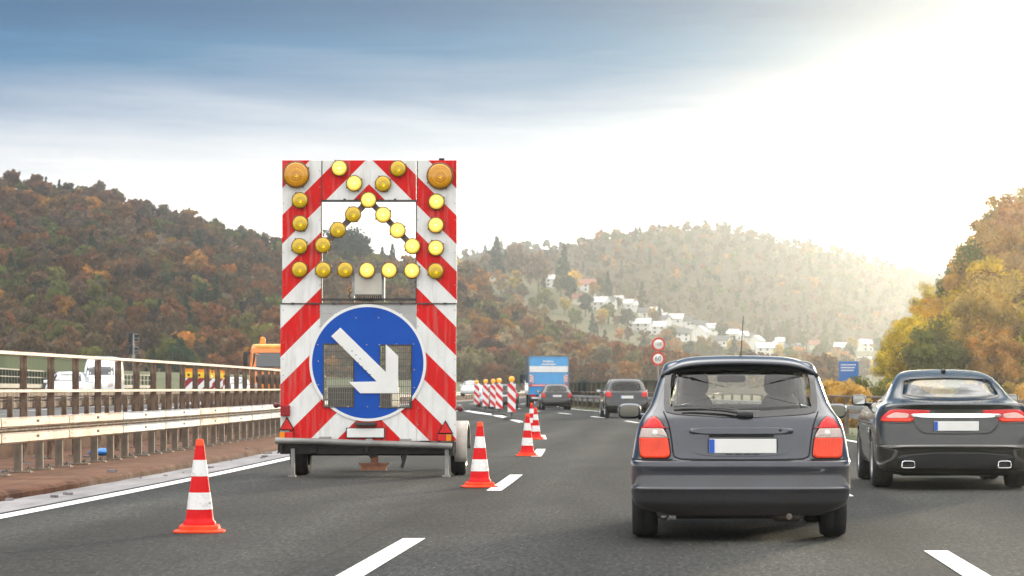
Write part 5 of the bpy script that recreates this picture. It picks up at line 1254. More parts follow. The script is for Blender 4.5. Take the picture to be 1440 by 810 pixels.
M['pipe'] = mottled('worn_grey_pipe', (.16, .155, .145), (.34, .33, .31), 5, .5, .4, stretch=(.3, 1, 1))
M['barbrown'] = mottled('brown_bar', (.09, .07, .06), (.17, .14, .12), 6, .55, .3)
M['beige'] = mottled('beige_box', (.46, .43, .36), (.56, .53, .46), 4, .6)
M['wire'] = material('mesh_wire', (.12, .13, .12), .5, .5)
M['rustbar'] = mottled('rusty_coupling', (.13, .045, .02), (.24, .1, .05), 8, .7)
M['fender'] = mottled('white_fender', (.34, .31, .27), (.5, .46, .41), 3, .45)
def lamp_lens(name, c, glowc=None, g=0.0, scale=30):
    def b(T, p):
        o = T.coord('Object'); s = T.new('ShaderNodeSeparateXYZ'); T.put(s.inputs[0], o)
        rr = T.m('SQRT', T.m('ADD', T.m('MULTIPLY', s.outputs[0], s.outputs[0]), T.m('MULTIPLY', s.outputs[2], s.outputs[2])))
        ring = T.m('SINE', T.m('MULTIPLY', rr, 190.0))
        bump(T, p, T.m('ADD', ring, T.m('MULTIPLY', T.m('SINE', T.m('MULTIPLY', s.outputs[0], 260.0)), .6)), .35, .004)
        n = T.noise(o, 7, 3)
        off = T.m('SQRT', T.m('ADD', T.m('POWER', T.m('ABSOLUTE', T.m('SUBTRACT', s.outputs[0], .012)), 2.0), T.m('POWER', T.m('ABSOLUTE', T.m('ADD', s.outputs[2], .022)), 2.0)))
        painted_glint = T.ramp(T.m('MULTIPLY', off, 9.0), [(0, 1.5), (.13, 1.25), (.2, .72), (.55, .6), (.8, .85), (1, .7)])      # low highlight and bowl shading painted in, over a bulb and reflector pattern
        T.put(p.inputs['Base Color'], T.mix(1.0, T.mix(n, tuple(v * .8 for v in c), tuple(min(1, v * 1.25) for v in c)), painted_glint, 'MULTIPLY'))
        if g:       # a lit lamp: brightest over its bulb and reflector ring
            core = T.ramp(T.m('MULTIPLY', rr, 10.0), [(0, 1.0), (.2, .95), (.3, .5), (.42, .38), (.55, .8), (.66, .5), (.85, .32), (1.0, .08)])
            T.put(p.inputs['Emission Color'], T.mix(core, (1.0, .46, .0), glowc)); T.put(p.inputs['Emission Strength'], T.m('MULTIPLY', core, g))
    return material(name, c, .2, coat=.6, spec=.4, build=b)
M['lampdark'] = lamp_lens('yellow_lens', (.98, .56, .0)); M['lamplit'] = lamp_lens('lit_yellow_lens', (.8, .62, .08), (1.0, .88, .24), 1.4); M['lampbig'] = lamp_lens('amber_big_lens', (.88, .36, .0))
M['lamprim'] = mottled('lamp_housing', (.10, .045, .01), (.2, .1, .02), 9, .5)

def sign_trailer():
    root = empty('sign_trailer', (TX, TY, 0), 0, 'tall red and white chevron sign trailer with lit yellow lamps and a blue arrow disc', 'sign trailer')
    def panel(name, px0, py0, px1, py1, mat='chevron', y=0.0, t=.04):
        b = MB(); b.box(((lx(px0) + lx(px1))/2, y, (lz(py0) + lz(py1))/2), (lx(px1) - lx(px0), t, lz(py0) - lz(py1))); return b.build(name, M[mat], root, bevel=.004)
    # upper frame of chevron boards
    panel('chevron_board', 397, 225.5, 452.3, 426.3); panel('chevron_board', 585.8, 225.5, 642.5, 426.3)
    b = MB(); b.box(((lx(452.8) + lx(585.3))/2, 0, (lz(225.5) + lz(281.5))/2), (lx(585.3) - lx(452.8), .04, lz(225.5) - lz(281.5))); b.build('chevron_board', M['chevron'], root, bevel=.004)
    # lower boards
    panel('chevron_board', 394.5, 427.8, 450.0, 620); panel('chevron_board', 586.2, 427.8, 641.5, 620)
    # centre board with the two mesh openings cut out, built of rectangles round the openings
    def rects(x0, y0, x1, y1, holes):
        xs = sorted({x0, x1, *[h[0] for h in holes], *[h[2] for h in holes]}); ys = sorted({y0, y1, *[h[1] for h in holes], *[h[3] for h in holes]}); out = []
        for a, c in zip(xs[:-1], xs[1:]):
            for d, f in zip(ys[:-1], ys[1:]):
                mx, my = (a + c)/2, (d + f)/2
                if not any(h[0] < mx < h[2] and h[1] < my < h[3] for h in holes): out.append((a, d, c, f))
        return out
    H = [(456.5, 484.5, 497, 571.5), (535.8, 486, 578.2, 572.5)]
    b = MB(); r = bmesh.new()
    def plate_mesh(name, mat, x0, y0, x1, y1, yf, th, clip=None):
        mb = MB()
        for (a, d, c, f) in rects(x0, y0, x1, y1, H):
            mb.box(((lx(a) + lx(c))/2, yf + th/2, (lz(d) + lz(f))/2), (lx(c) - lx(a), th, lz(d) - lz(f)))
        return mb.build(name, M[mat], root)
    plate_mesh('centre_board', 'chevron', 450.4, 441, 585.8, 620, -.018, .03)
    mb = MB(); mb.box((lx(518), -.003, (lz(427.8) + lz(440.7))/2), (lx(585.8) - lx(450.4), .03, lz(427.8) - lz(440.7))); mb.build('grey_head_panel', M['tgrey'], root)
    for (x0, x1) in ((450.6, 470), (566, 585.6)):
        mb = MB(); mb.box(((lx(x0) + lx(x1))/2, -.020, (lz(441) + lz(463))/2), (lx(x1) - lx(x0), .004, lz(441) - lz(463))); mb.build('corner_plate', M['tgrey'], root)
    # disc: ring of triangles minus the openings, made by clipping a fine fan against the holes
    cx, cz, rad = lx(517.6), lz(510.2), 82.3 / K
    def disc(name, r0, r1, mat, yf, holes=True, parent=None):
        bm_ = bmesh.new(); n = 96
        inner = [bm_.verts.new((cx + r0 * math.cos(2*math.pi*k/n), yf, cz + r0 * math.sin(2*math.pi*k/n))) for k in range(n)] if r0 > 0 else None
        outer = [bm_.verts.new((cx + r1 * math.cos(2*math.pi*k/n), yf, cz + r1 * math.sin(2*math.pi*k/n))) for k in range(n)]
        if inner:
            for k in range(n): bm_.faces.new((inner[k], outer[k], outer[(k+1) % n], inner[(k+1) % n]))
        else: bm_.faces.new(outer)
        if holes:
            for (a, d, c, f) in H:
                for co, no in (((lx(a), 0, 0), (1, 0, 0)), ((lx(c), 0, 0), (1, 0, 0)), ((0, 0, lz(d)), (0, 0, 1)), ((0, 0, lz(f)), (0, 0, 1))):
                    bmesh.ops.bisect_plane(bm_, geom=bm_.verts[:] + bm_.edges[:] + bm_.faces[:], plane_co=co, plane_no=no)
            kill = []
            for fc in bm_.faces:
                m = fc.calc_center_median()
                if any(lx(a) < m.x < lx(c) and lz(f) < m.z < lz(d) for (a, d, c, f) in H): kill.append(fc)
            bmesh.ops.delete(bm_, geom=kill, context='FACES')
        ex = bmesh.ops.extrude_face_region(bm_, geom=bm_.faces[:])
        bmesh.ops.translate(bm_, vec=(0, .006, 0), verts=[v for v in ex['geom'] if isinstance(v, bmesh.types.BMVert)])
        bmesh.ops.recalc_face_normals(bm_, faces=bm_.faces)
        me = bpy.data.meshes.new(name); bm_.to_mesh(me); bm_.free(); me.materials.append(M[mat]); o = bpy.data.objects.new(name, me); col.objects.link(o); o.parent = parent or root; return o
    dsc = disc('blue_disc', 0, rad * .952, 'signblue', -.036); rimo = disc('disc_rim', rad * .952, rad, 'signwhite', -.037, True)
    # mesh windows: frame and wire grid, bluish edge strip
    for i, (a, d, c, f) in enumerate(H):
        mb = MB()
        for k in range(17):
            x = lx(a) + (lx(c) - lx(a)) * k / 16; mb.tube([(x, -.012, lz(f)), (x, -.012, lz(d))], .0048, 5, False)
        for k in range(10):
            z = lz(f) + (lz(d) - lz(f)) * k / 9; mb.tube([(lx(a), -.008, z), (lx(c), -.008, z)], .0048, 5, False)
        wn = mb.build('wire_mesh', M['wire'], root)
        mb = MB(); t = .018
        for (x0, x1, y0, y1) in ((a - 1.5, a, d - 1, f + 1), (c, c + 1.5, d - 1, f + 1)): mb.box(((lx(x0) + lx(x1))/2, -.03, (lz(y0) + lz(y1))/2), (lx(x1) - lx(x0), .03, lz(y0) - lz(y1)))
        for z in (d - .8, f + .8): mb.box(((lx(a) + lx(c))/2, -.03, lz(z)), (lx(c) - lx(a), .03, .014))
        mb.build('mesh_frame', M['darkmetal'], wn)
    # white arrow
    ar = [(250, 182), (287, 147), (472, 328), (472, 215), (522, 262), (522, 414), (368, 414), (322, 368), (435, 366)]
    mb = MB(); mb.prism([(lx(380 + x / 2.893), lz(410 + y / 2.893)) for x, y in ar], -.062, -.044); arrow = mb.build('direction_arrow', M['signwhite'], root, bevel=.004)
    mb = MB()
    for t in np.linspace(.25, .85, 8): mb.lathe([(0, -.004), (.007, -.004), (.008, .004)], 8, (lx(380 + (250 + 190 * t + 12 * (-1)**int(t * 20)) / 2.893) + .03, -.064, lz(410 + (180 + 185 * t) / 2.893)), 'Y')
    mb.build('arrow_rivet', M['bolt'], arrow)
    # rivets on the boards
    mb = MB()
    for px, py in [(501, 447), (533, 447), (516, 485), (534, 485), (558, 484), (448, 508), (516, 513), (517, 572), (490, 572), (534, 572), (560, 575), (448, 541), (583, 545), (583, 520), (447.5, 485), (582, 484)]:
        mb.lathe([(0, -.006), (.009, -.005), (.011, .002)], 8, (lx(px), -.040, lz(py)), 'Y')
    for px in (398.5, 450, 588, 640):
        for py in np.arange(240, 420, 23): mb.lathe([(0, -.005), (.006, -.004), (.008, .002)], 6, (lx(px) , -.022, lz(py)), 'Y')
        for py in np.arange(436, 615, 23): mb.lathe([(0, -.005), (.006, -.004), (.008, .002)], 6, (lx(px), -.022, lz(py)), 'Y')
    mb.build('rivet', M['galv'], root)
    # hinge line, opening bars, edge frames
    mb = MB(); mb.box((lx(519), -.012, lz(427.2)), (lx(642) - lx(395), .05, .010))
    for px in (412, 440, 470, 565, 598, 626): mb.box((lx(px), -.03, lz(427)), (.05, .03, .025))
    mb.build('hinge', M['darkmetal'], root)
    mb = MB(); mb.box((lx(519), -.012, lz(282.6)), (lx(586) - lx(452), .06, .026)); mb.box((lx(519), -.004, lz(421.2)), (lx(586) - lx(452), .06, .03))
    mb.box((lx(452.6), .0, (lz(282) + lz(426))/2), (.012, .06, lz(282) - lz(426))); mb.box((lx(585.4), .0, (lz(282) + lz(426))/2), (.012, .06, lz(282) - lz(426)))
    mb.box((lx(453), -.0, lz(254)), (.01, .05, lz(226) - lz(282))); mb.box((lx(587), .0, lz(254)), (.01, .05, lz(226) - lz(282)))
    for px in (485, 502, 536, 556): mb.box((lx(px), -.03, lz(281)), (.03, .03, .03))
    mb.build('opening_frame', M['darkmetal'], root)
    # bars that carry the arrow lamps
    def cp(x, y): return (380 + x / 3.375, 210 + y / 3.375)
    for (x0, y0), (x1, y1), nm in (((469, 242), (253, 456), 'lamp_bar'), ((469, 242), (677, 461), 'lamp_bar')):
        a, c = cp(x0, y0), cp(x1, y1); A, C_ = Vector((lx(a[0]), .0, lz(a[1]))), Vector((lx(c[0]), .0, lz(c[1])))
        d = (C_ - A).normalized(); nn = Vector((-d.z, 0, d.x)) * .038
        mb = MB(); mb.prism([tuple((v.x, v.z)) for v in (A + nn, C_ + nn, C_ - nn, A - nn)], -.02, .03); mb.build(nm, M['barbrown'], root)
    mb = MB(); z = lz(cp(0, 574)[1]); mb.box((lx(519), .005, z), (lx(586) - lx(452), .05, .075)); mb.build('lamp_bar', M['pipe'], root)
    # control box with coiled cable
    mb = MB(); a, c = cp(400, 588), cp(531, 690); mb.box(((lx(a[0]) + lx(c[0]))/2, .05, (lz(a[1]) + lz(c[1]))/2), (lx(c[0]) - lx(a[0]), .14, lz(a[1]) - lz(c[1]))); cb = mb.build('control_box', M['beige'], root, bevel=.008)
    mb = MB()
    for x in (394, 537): q = cp(x, 650); mb.box((lx(q[0]), .04, (lz(382) + lz(424))/2), (.03, .06, lz(382) - lz(424)))
    mb.build('box_bracket', M['galv'], cb)
    mb = MB(); pts = []
    for k in range(14 * 10):
        t = k / 139; q = cp(402 + 128 * t, 702 + 8 * (4 * (t - .5)**2 - 1) * -1); pts.append((lx(q[0]) + .002 * math.cos(k * .628), -.02 + .03 * math.cos(k * .628), lz(q[1]) + .032 * math.sin(k * .628)))
    mb.tube(pts, .006, 5); q = [cp(x, y) for x, y in ((395, 716), (372, 700), (380, 684), (372, 668), (384, 658))]; mb.tube([(lx(x), -.02, lz(y)) for x, y in q], .008, 6)
    q = [cp(x, y) for x, y in ((540, 716), (600, 708), (680, 712), (692, 716))]; mb.tube([(lx(x), -.025, lz(y)) for x, y in q], .009, 6)
    q = [cp(x, y) for x, y in ((250, 712), (300, 709), (392, 716))]; mb.tube([(lx(x), -.025, lz(y)) for x, y in q], .009, 6)
    mb.build('cable', M['dark'], cb)
    # lamps
    def lamp(px, py, rad_, mat, nm, depth=.05):
        mb = MB(); mb.lathe([(rad_ * .85, .03), (rad_ * 1.0, .0), (rad_ * 1.08, -depth * .8), (rad_ * 1.05, -depth), (rad_ * .93, -depth)], 28, axis='Y', cap=False)
        for a in (0, 1.57, 3.14, 4.71): mb.box((rad_ * 1.1 * math.cos(a + .5), -depth * .7, rad_ * 1.1 * math.sin(a + .5)), (.02, .02, .02))
        h = mb.build(nm, M['lamprim'], root, (lx(px), -.03, lz(py)))
        mb = MB(); prof = [(rad_ * .97 * math.sin(t), -depth * .95 - rad_ * .24 * math.cos(t)) for t in np.linspace(0.001, math.pi / 2, 9)]
        mb.lathe(prof, 28, axis='Y', cap=False); mb.build('lamp_lens', M[mat], h); return h
    lit = [(331, 91), (401, 163), (469, 242), (539, 312), (607, 386), (677, 461), (462, 575), (567, 575), (675, 577), (791, 250), (788, 361), (788, 469)]
    drk = [(609, 93), (538, 165), (396, 310), (324, 383), (253, 456), (142, 571), (254, 573), (358, 573), (787, 578), (144, 243), (145, 353), (142, 461)]
    for q in lit: lamp(*cp(*q), .102, 'lamplit', 'warning_lamp')
    for q in drk: lamp(*cp(*q), .102, 'lampdark', 'warning_lamp')
    for q in ((127, 122), (808, 128)): lamp(*cp(*q), .168, 'lampbig', 'flashing_lamp', .07)
    mb = MB(); mb.box((lx(621), .02, lz(224)), (.07, .05, .03)); mb.build('top_sensor', M['dark'], root)
    # tail end: pipe bumper, chassis, lamps, reflectors, plate
    mb = MB(); mb.tube([(lx(389.5), -.16, lz(619.3)), (lx(450), -.16, lz(620.5)), (lx(637), -.16, lz(627))], .042, 14); mb.build('bumper_pipe', M['pipe'], root)
    mb = MB(); mb.box((lx(517), .10, lz(630)), (lx(637) - lx(393), .34, .16)); mb.box((lx(396), -.06, lz(628)), (.06, .2, .16)); mb.box((lx(636), -.06, lz(634)), (.06, .2, .12))
    mb.box((-.75, 2.2, .40), (.12, 4.6, .16)); mb.box((.75, 2.2, .40), (.12, 4.6, .16)); mb.tube([(-1.0, .75, .31), (1.0, .75, .31)], .05, 10)
    mb.box((0, 4.9, .42), (.12, 2.0, .12)); mb.build('chassis', M['under'], root)
    mb = MB()                                   # power pack and braces behind the board
    mb.box((-.35, 2.6, .85), (.9, 1.2, .7)); mb.box((.55, 3.0, .75), (.5, .9, .5)); mb.build('power_pack', M['darkmetal'], root, bevel=.02)
    mb = MB()
    for sx in (-.92, .92):
        mb.tube([(sx, .06, 1.9), (sx, 1.6, .48)], .03, 8); mb.box((sx, .06, 2.3), (.06, .06, 3.7))
    mb.build('brace', M['pipe'], root)
    for sg, px, py in ((-1, 404, 595), (1, 626.7, 600)):
        mb = MB(); s = .105; mb.prism([(lx(px) - s, lz(py + 10)), (lx(px) + s, lz(py + 10)), (lx(px), lz(py - 9))], -.045, -.022); o = mb.build('reflector_triangle', M['seam'], root)
        mb = MB(); s = .085; mb.prism([(lx(px) - s, lz(py + 8.7)), (lx(px) + s, lz(py + 8.7)), (lx(px), lz(py - 6.6))], -.052, -.046); mb.build('reflector', M['l_red'], o)
    for (x0, x1, y0, y1, cols_) in ((394, 413.5, 607.6, 616.3, ('l_amber', 'l_red')), (616, 635.5, 611, 620, ('l_red', 'l_amber'))):
        xm = (x0 + x1)/2 + (-2 if cols_[0] == 'l_amber' else 2)
        mb = MB(); mb.box(((lx(x0) + lx(x1))/2, -.03, (lz(y0) + lz(y1))/2), (lx(x1) - lx(x0) + .01, .05, lz(y0) - lz(y1) + .01)); o = mb.build('tail_lamp', M['trim'], root)
        for (a, c, mm, nm) in ((x0, xm, cols_[0], 'lens'), (xm, x1, cols_[1], 'lens')):
            mb = MB(); mb.box(((lx(a) + lx(c))/2, -.068, (lz(y0) + lz(y1))/2), (lx(c) - lx(a) - .003, .03, lz(y0) - lz(y1))); mb.build(nm, M[mm], o, bevel=.006)
    mb = MB(); mb.box((lx(402), -.05, lz(577.5)), (.125, .06, .145)); mb.build('fog_lamp', lens('dark_red_lens', (.28, .012, .015)), root, bevel=.01)
    mb = MB(); mb.box((lx(514.5), -.05, lz(608.8)), (lx(540.5) - lx(488.5), .02, lz(602.5) - lz(615.2))); pl = mb.build('number_plate', M['plate'], root, bevel=.006)
    mb = MB(); mb.box((lx(514.5), -.042, lz(608.8)), (lx(541.8) - lx(487.3), .02, lz(601.3) - lz(616.3))); mb.build('plate_frame', M['trim'], pl)
    mb = MB(); mb.box((lx(515), -.07, lz(596.3)), (lx(530) - lx(500), .1, .045)); mb.build('plate_lamp', M['darkmetal'], root, bevel=.01)
    mb = MB(); mb.prism([(lx(503), lz(599)), (lx(528), lz(599)), (lx(531), lz(603)), (lx(500), lz(603))], -.04, -.03); mb.build('plate_light_shade', material('dark_red_paint', (.3, .02, .02), .5), root)
    for px in (458, 570.5):
        mb = MB(); py = 616.5 if px < 500 else 619.5; mb.box((lx(px), -.055, lz(py)), (.155, .06, .05)); mb.build('bump_stop', M['pipe'], root, bevel=.008)
    for px, sg in ((390, -1), (645, 1)):
        mb = MB(); py = 570 if sg < 0 else 575; mb.tube([(lx(px) - sg * .05, .02, lz(py)), (lx(px), .02, lz(py))], .018, 8); rbox(mb, (lx(px) + sg * .02, .02, lz(py)), (.08, .08, .075), 2.2, 10); mb.build('side_marker', material('marker_red' + str(sg), (.12, .02, .02), .4), root)
    # wheels, fender, legs, hitch
    wheel(root, lx(413.5), .72, .335, .235, -1); wheel(root, lx(640), .72, .335, .2, 1)
    mb = MB(); P = []
    for t in np.linspace(-.35, math.pi * .98, 18): P.append([(lx(636.5), .72 - .41 * math.cos(t), .33 + .41 * math.sin(t)), (lx(652.5), .72 - .41 * math.cos(t), .33 + .41 * math.sin(t)), (lx(653.6), .72 - .39 * math.cos(t), .33 + .39 * math.sin(t)), (lx(653.6), .72 - .36 * math.cos(t), .33 + .36 * math.sin(t))])
    mb.grid(np.array(P), True); fe = mb.build('mudguard', M['fender'], root); md = fe.modifiers.new('solid', 'SOLIDIFY'); md.thickness = .008
    for px, top, bot in ((413.3, 637, 668.5), (629.3, 637, 671.5)):
        mb = MB(); z1, z0 = lz(top), .012; mb.box((lx(px), -.10, (z0 + z1)/2 + .03), (.05, .05, z1 - z0 + .06)); mb.box((lx(px) - .01, -.10, .012), (.10, .09, .024)); mb.build('support_leg', M['pipe'], root)
    mb = MB(); zc = lz(656.8); mb.box((lx(526), -.0, zc), (lx(542.5) - lx(507), .2, .075)); mb.box((lx(526), -.03, zc + .045), (lx(545) - lx(504.5), .16, .022)); mb.box((lx(526), -.03, zc - .03), (lx(541) - lx(506), .18, .022)); mb.box((lx(526.5), .02, zc + .09), (.09, .09, .12)); mb.build('tow_coupling', M['rustbar'], root)
    mb = MB()
    for (x0, x1, zz, sag) in ((-1.05, -.55, .42, .10), (-.7, -.35, .40, .08), (-.5, -.2, .40, .06), (.0, .55, .40, .03), (.05, 1.1, .40, .04), (-.9, -.1, .41, .05)):
        mb.tube([(x0 + (x1 - x0) * t, -.02 + .05 * math.sin(6 * t + x0), zz - sag * 4 * t * (1 - t)) for t in np.linspace(0, 1, 12)], .011, 6)
    mb.tube([(lx(517), -.17, lz(625)), (lx(517.5), -.19, lz(634)), (lx(523), -.12, lz(643)), (lx(530), -.05, lz(640))], .012, 6)
    mb.build('hanging_cable', M['dark'], root)
    mb = MB(); a = (lx(573), .0, .385); mb.tube([a, (lx(565), .02, lz(658))], .022, 8); mb.tube([(lx(562), .0, .385), (lx(567), .02, lz(652))], .012, 6); mb.tube([(lx(568), .0, .385), (lx(567), .02, lz(650))], .012, 6); mb.build('prop_stand', M['darkmetal'], root)
    return root
sign_trailer()

# ================================================================ cones, beacons, signs
M['conered'] = mottled('cone_red', (.60, .008, .012), (.72, .018, .018), 5, .5, spec=.15)
M['coneorange'] = mottled('cone_base_orange', (.74, .045, .012), (.84, .085, .03), 6, .55, spec=.15)
def conewhite(T, p):
    o = T.coord('Object'); n = T.noise(o, 14, 6, .7); n2 = T.noise(T.mapping(o, (1, 1, 2.5), (1, 2, 3)), 6, 4, .6)
    c = T.mix(T.ramp(n, [(.52, 0), (.70, .8)]), (.8, .795, .77), (.45, .42, .38)); c = T.mix(T.ramp(n2, [(.60, 0), (.66, .75)]), c, (.22, .19, .16)); T.put(p.inputs['Base Color'], c)
M['conewhite'] = material('cone_reflective_white', (.8, .8, .78), .4, build=conewhite)
def cone():
    root = empty('traffic_cone', (0, 0, 0)); Rb, Rt, h0, h1 = .128, .031, .06, .80
    def rr(z): return Rb + (Rt - Rb) * (z - h0) / (h1 - h0)
    b = MB(); P = smooth_poly([(-.17, -.17), (.17, -.17), (.17, .17), (-.17, .17)], 5); n = len(P)
    lv = [(1.28, 0.004), (1.28, .016), (1.12, .022), (1.02, .03), (1.0, .055), (.95, .066), (.72, .066)]
    vs = [(p[0] * k, p[1] * k, z) for k, z in lv for p in P]; fs = [(r*n + i, r*n + (i+1) % n, (r+1)*n + (i+1) % n, (r+1)*n + i) for r in range(len(lv) - 1) for i in range(n)] + [tuple(range(n)), tuple((len(lv) - 1)*n + i for i in range(n))]
    b.add(vs, fs, False); b.build('base', M['coneorange'], root)
    zs = [.066, .20, .345, .485, .625, .745, .80]
    mats = ['conered', 'conewhite', 'conered', 'conewhite', 'conered', 'coneorange']; nm = ['red_band', 'white_band', 'red_band', 'white_band', 'red_band', 'tip']
    for i in range(6):
        z0, z1 = zs[i], zs[i+1]; e_ = .002 if mats[i] == 'conewhite' else 0
        prof = [(rr(z0) + e_, z0), ((rr(z0) + rr(z1))/2 + e_, (z0 + z1)/2), (rr(z1) + e_, z1)]
        if i == 0: prof = [(rr(z0) + .012, z0), (rr(z0) + .012, z0 + .025), (rr(z0 + .035) , z0 + .04)] + prof[1:]
        if i == 5: prof = [(rr(z0) + .003, z0), (rr(z0) + .003, z0 + .008), (rr(z0), z0 + .012), (rr(z1), z1), (rr(z1) * .8, z1 + .004), (rr(z1) * .7, z1 - .03)]
        b = MB(); b.lathe(prof, 32, cap=False); b.build(nm[i], M[mats[i]], root)
    return root
c0 = cone()
CN = [(275.5, 750, 'scuffed red and white cone standing alone in the closed lane, largest of the cones', .95, .3), (673, 686, 'red and white cone right beside the sign trailer wheel', .97, .9), (740.5, 641.5, 'red and white cone beyond the trailer, at the start of a white dash', .92, .2), (753, 618, 'red and white cone just behind another cone, overlapping it', .92, .7), (747, 604, 'smallest red cone, its tip showing above two others', .95, .4)]
for i, (px, py, lb, s, rz) in enumerate(CN):
    Y = CAMZ * FPX / (py - VY); o = c0 if i == 0 else copy_tree(c0)
    o.location = (at(px, Y), Y + .18, .0); o.rotation_euler = (R(random.uniform(-.6, .6)), R(random.uniform(-1, 1)), rz * .25); o.scale = (s, s, s)
    tag(o, lb, 'traffic cone', 'traffic cones along the lane line')
def diag(scale, wdt, slope=1.0, ph=0.0, c1=(.64, .012, .018)):
    def f(T, p):
        o = T.coord('Object'); s = T.new('ShaderNodeSeparateXYZ'); T.put(s.inputs[0], o)
        v = T.m('FRACT', T.m('ADD', T.m('MULTIPLY', T.m('ADD', s.outputs[2], T.m('MULTIPLY', s.outputs[0], slope)), scale), ph))
        n = T.noise(o, 6, 4); T.put(p.inputs['Base Color'], T.mix(T.m('LESS_THAN', v, wdt), T.mix(n, (.82, .82, .8), (.7, .7, .68)), c1))
    return f
M['beaconstripe'] = material('beacon_stripes', (.8, .8, .8), .4, build=diag(2.55, .47, 1.0, .12)); M['beaconstripe2'] = material('dark_beacon_stripes', (.8, .8, .8), .4, build=diag(1.9, .5, -1.0, .35, (.26, .01, .02)))
M['ambercap'] = material('amber_lamp', (.9, .32, .01), .25, coat=1, emit=(1, .4, .02), emit_s=.35); M['yellowcap'] = material('yellow_lamp_box', (.85, .52, .01), .4)
M['footgrey'] = mottled('recycled_rubber', (.04, .04, .038), (.08, .078, .07), 6, .85)
def beacon(stripe, w_, lamp=True):
    root = empty('striped_beacon', (0, 0, 0))
    b = MB(); P = smooth_poly([(-.33, -.2), (.33, -.2), (.33, .2), (-.33, .2)], 4); n = len(P); lv = [(1, .0), (1, .05), (.85, .1), (.3, .12)]
    vs = [(p[0] * k, p[1] * k, z) for k, z in lv for p in P]; fs = [(r*n + i, r*n + (i+1) % n, (r+1)*n + (i+1) % n, (r+1)*n + i) for r in range(3) for i in range(n)] + [tuple(range(n)), tuple(3*n + i for i in range(n))]
    b.add(vs, fs); b.box((0, 0, .2), (.07, .05, .2)); b.build('foot', M['footgrey'], root)
    b = MB(); b.box((0, 0, .82), (w_, .05, 1.06)); b.build('panel', M[stripe], root, bevel=.012)
    b = MB(); b.box((0, 0, 1.385), (.11, .06, .07)); b.build('lamp_bracket', M['white'], root)
    b = MB(); b.lathe([(.0, -.06), (.09, -.055), (.112, -.03), (.112, .03), (.09, .055), (0, .06)], 20, (0, 0, 1.52), 'Y'); b.build('lamp', M['ambercap'], root); return root
b0 = beacon('beaconstripe', .30)
BN = [(719.5, 590.5, 'striped beacon with amber lamp nearest the cones, largest of five'), (702, 584, 'striped beacon partly covering another one, second from the cones'), (693.5, 580.5, 'striped beacon half hidden behind the one in front of it'), (683, 579.5, 'striped beacon with amber lamp beside the half hidden one, thinner than the nearest'), (670.5, 576.2, 'striped beacon in front of the white oncoming car, closest to the sign trailer')]
for i, (px, py, lb) in enumerate(BN):
    Y = CAMZ * FPX / (py - VY); o = b0 if i == 0 else copy_tree(b0); o.location = (at(px, Y), Y, 0); o.rotation_euler = (0, 0, R(random.uniform(-8, 8))); tag(o, lb, 'beacon', 'striped beacons closing the lane')
b1 = empty('yellow_topped_beacon', (0, 0, 0))
bb = MB(); bb.box((0, 0, .62), (.44, .05, 1.0)); bb.build('panel', M['beaconstripe2'], b1, bevel=.01)
bb = MB(); bb.box((0, 0, 1.24), (.40, .08, .22)); lb_ = bb.build('lamp_box', M['yellowcap'], b1, bevel=.01); bb = MB(); bb.lathe([(.0, -.05), (.045, -.05), (.05, .0)], 14, (0, 0, 1.23), 'Y'); bb.build('lens', M['black'], lb_)
bb = MB(); bb.box((0, 0, 1.41), (.38, .07, .11)); bb.build('orange_cap', M['l_amber'], b1)
bb = MB(); bb.box((0, 0, .04), (.7, .35, .08)); bb.build('foot', M['footgrey'], b1)
YN = [(265.5, 'yellow-topped striped beacon farthest from the orange truck'), (280.5, 'yellow-topped striped beacon, second from the white posts end'), (290.5, 'narrow-looking yellow-topped beacon partly behind a railing post'), (305.8, 'yellow-topped striped beacon in front of the white car'), (316, 'yellow-topped striped beacon closest to the orange truck')]
for i, (px, lb) in enumerate(YN):
    Y = 106 + i * 3.0; o = b1 if i == 0 else copy_tree(b1); o.location = (at(px, Y), Y, .45); tag(o, lb, 'beacon', 'yellow topped beacons on the opposite carriageway')
# speed limit signs
M['signred'] = material('sign_red', (.62, .035, .012), .4); M['signface'] = material('sign_face', (.84, .83, .8), .4); M['ink'] = material('sign_black', (.02, .02, .02), .5); M['inkfade'] = material('faded_sign_ink', (.22, .09, .05), .5)
def text_mesh(s, size, name, mat, parent, loc, ext=.003):
    cu = bpy.data.curves.new(name, 'FONT'); cu.body = s; cu.size = size; cu.align_x = 'CENTER'; cu.align_y = 'CENTER'; cu.extrude = ext; cu.offset = .0
    t = bpy.data.objects.new(name, cu); col.objects.link(t); dg = bpy.context.evaluated_depsgraph_get(); me = bpy.data.meshes.new_from_object(t.evaluated_get(dg)); bpy.data.objects.remove(t)
    me.materials.clear(); me.materials.append(M[mat]); o = bpy.data.objects.new(name, me); col.objects.link(o); o.parent = parent; o.location = loc; o.rotation_euler = (R(90), 0, 0); return o
def limit_sign():
    Y = 129.5; root = empty('speed_limit_sign', (at(925.7, Y), Y, -.1), 0, 'two round red-ringed speed limit signs, 100 above 60, on one grey post', 'road sign')
    b = MB(); b.tube([(0, .04, 0), (0, .04, 3.55)], .035, 10); b.build('post', M['galv'], root)
    for dx, py, s, ink in ((.012, 484, '100', 'inkfade'), (-.012, 504.5, '60', 'ink')):
        z = CAMZ + (VY - py) * Y / FPX + .1
        b = MB(); b.lathe([(.0, -.0), (.30, .0), (.305, .012), (.0, .012)], 40, (dx, 0, z), 'Y', cap=False); f = b.build('sign_disc', M['signface'], root)
        b = MB(); b.lathe([(.225, -.004), (.225, -.007), (.3, -.007), (.307, -.002), (.307, .004)], 40, (dx, 0, z), 'Y', cap=False); b.build('red_ring', M['signred'], f)
        text_mesh(s, .30 if s == '60' else .235, 'numerals', ink, f, (dx, -.008, z))
limit_sign()
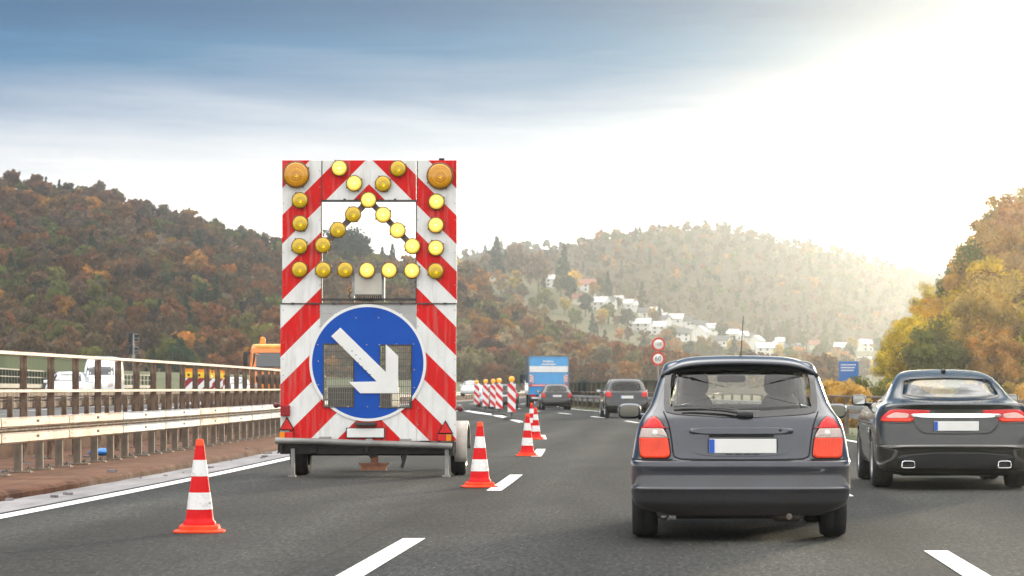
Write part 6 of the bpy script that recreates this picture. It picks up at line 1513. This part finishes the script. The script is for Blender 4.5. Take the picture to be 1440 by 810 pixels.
def blue_sign():
    Y = 230; s = Y / FPX; root = empty('motorway_sign', (at(1193.5, Y), Y, -.4), 0, 'blue motorway direction sign with three white text lines, above the yellow bushes', 'road sign')
    w_, z1, z0 = 27.5 * s, CAMZ + (VY - 508) * s + .4, CAMZ + (VY - 536.5) * s + .4
    b = MB(); b.box((0, 0, (z0 + z1)/2), (w_, .05, z1 - z0)); f = b.build('sign_board', material('motorway_blue', (.03, .16, .5), .4), root, bevel=.02)
    b = MB()
    for k in range(3):
        z = z1 - (5.0 + k * 3.9) * s; x = -w_ * .40
        while x < w_ * (.3 if k < 2 else .24):
            l = random.uniform(.05, .12); b.box((x + l/2, -.03, z), (l, .012, 1.7 * s)); x += l + .025
    b.build('lettering', M['signface'], f)
    b = MB(); 
    for x in (-w_ * .35, w_ * .35): b.tube([(x, .06, 0), (x, .06, z1)], .06, 8)
    b.build('post', M['galv'], root)
blue_sign()
def signal():
    Y = 175; s = Y / FPX; root = empty('signal_post', (at(187.5, Y), Y, 1.2), R(15), 'slim pale post carrying two dark signal heads, beyond the green noise barrier', 'signal')
    zz = lambda py: CAMZ + (VY - py) * s - 1.2
    b = MB(); b.tube([(0, -.16, 0), (0, -.16, zz(470))], .05, 8); b.box((0, -.15, zz(502)), (.2, .1, .25)); b.build('post', M['galv'], root)
    for a, c in ((468.5, 481), (486.5, 498)):
        b = MB(); b.box((0, 0, (zz(a) + zz(c))/2), (.62, .22, zz(a) - zz(c))); h = b.build('signal_head', M['black'], root, bevel=.03)
        b = MB()
        for py in (a + 1.5, (a + c)/2 + 1, c - 1): b.box((.1, -.15, zz(py)), (.32, .06, .04))
        b.build('bracket', M['galv'], h)
signal()
def delineator():
    Y = 140; s = Y / FPX; root = empty('delineator_post', (at(214, Y), Y, .45), 0, 'small white round marker post in front of the far dark railing', 'marker post')
    zz = lambda py: CAMZ + (VY - py) * s - .45
    b = MB(); b.tube([(0, 0, 0), (0, 0, zz(521))], .03, 8); b.build('post', M['grey_post'], root)
    for py, r in ((521, .075), (529, .065)):
        b = MB(); b.lathe([(0, -.03), (r, -.025), (r * 1.1, 0), (0, .02)], 16, (0, -.03, zz(py)), 'Y'); b.build('reflector', M['signface'], root)
delineator()
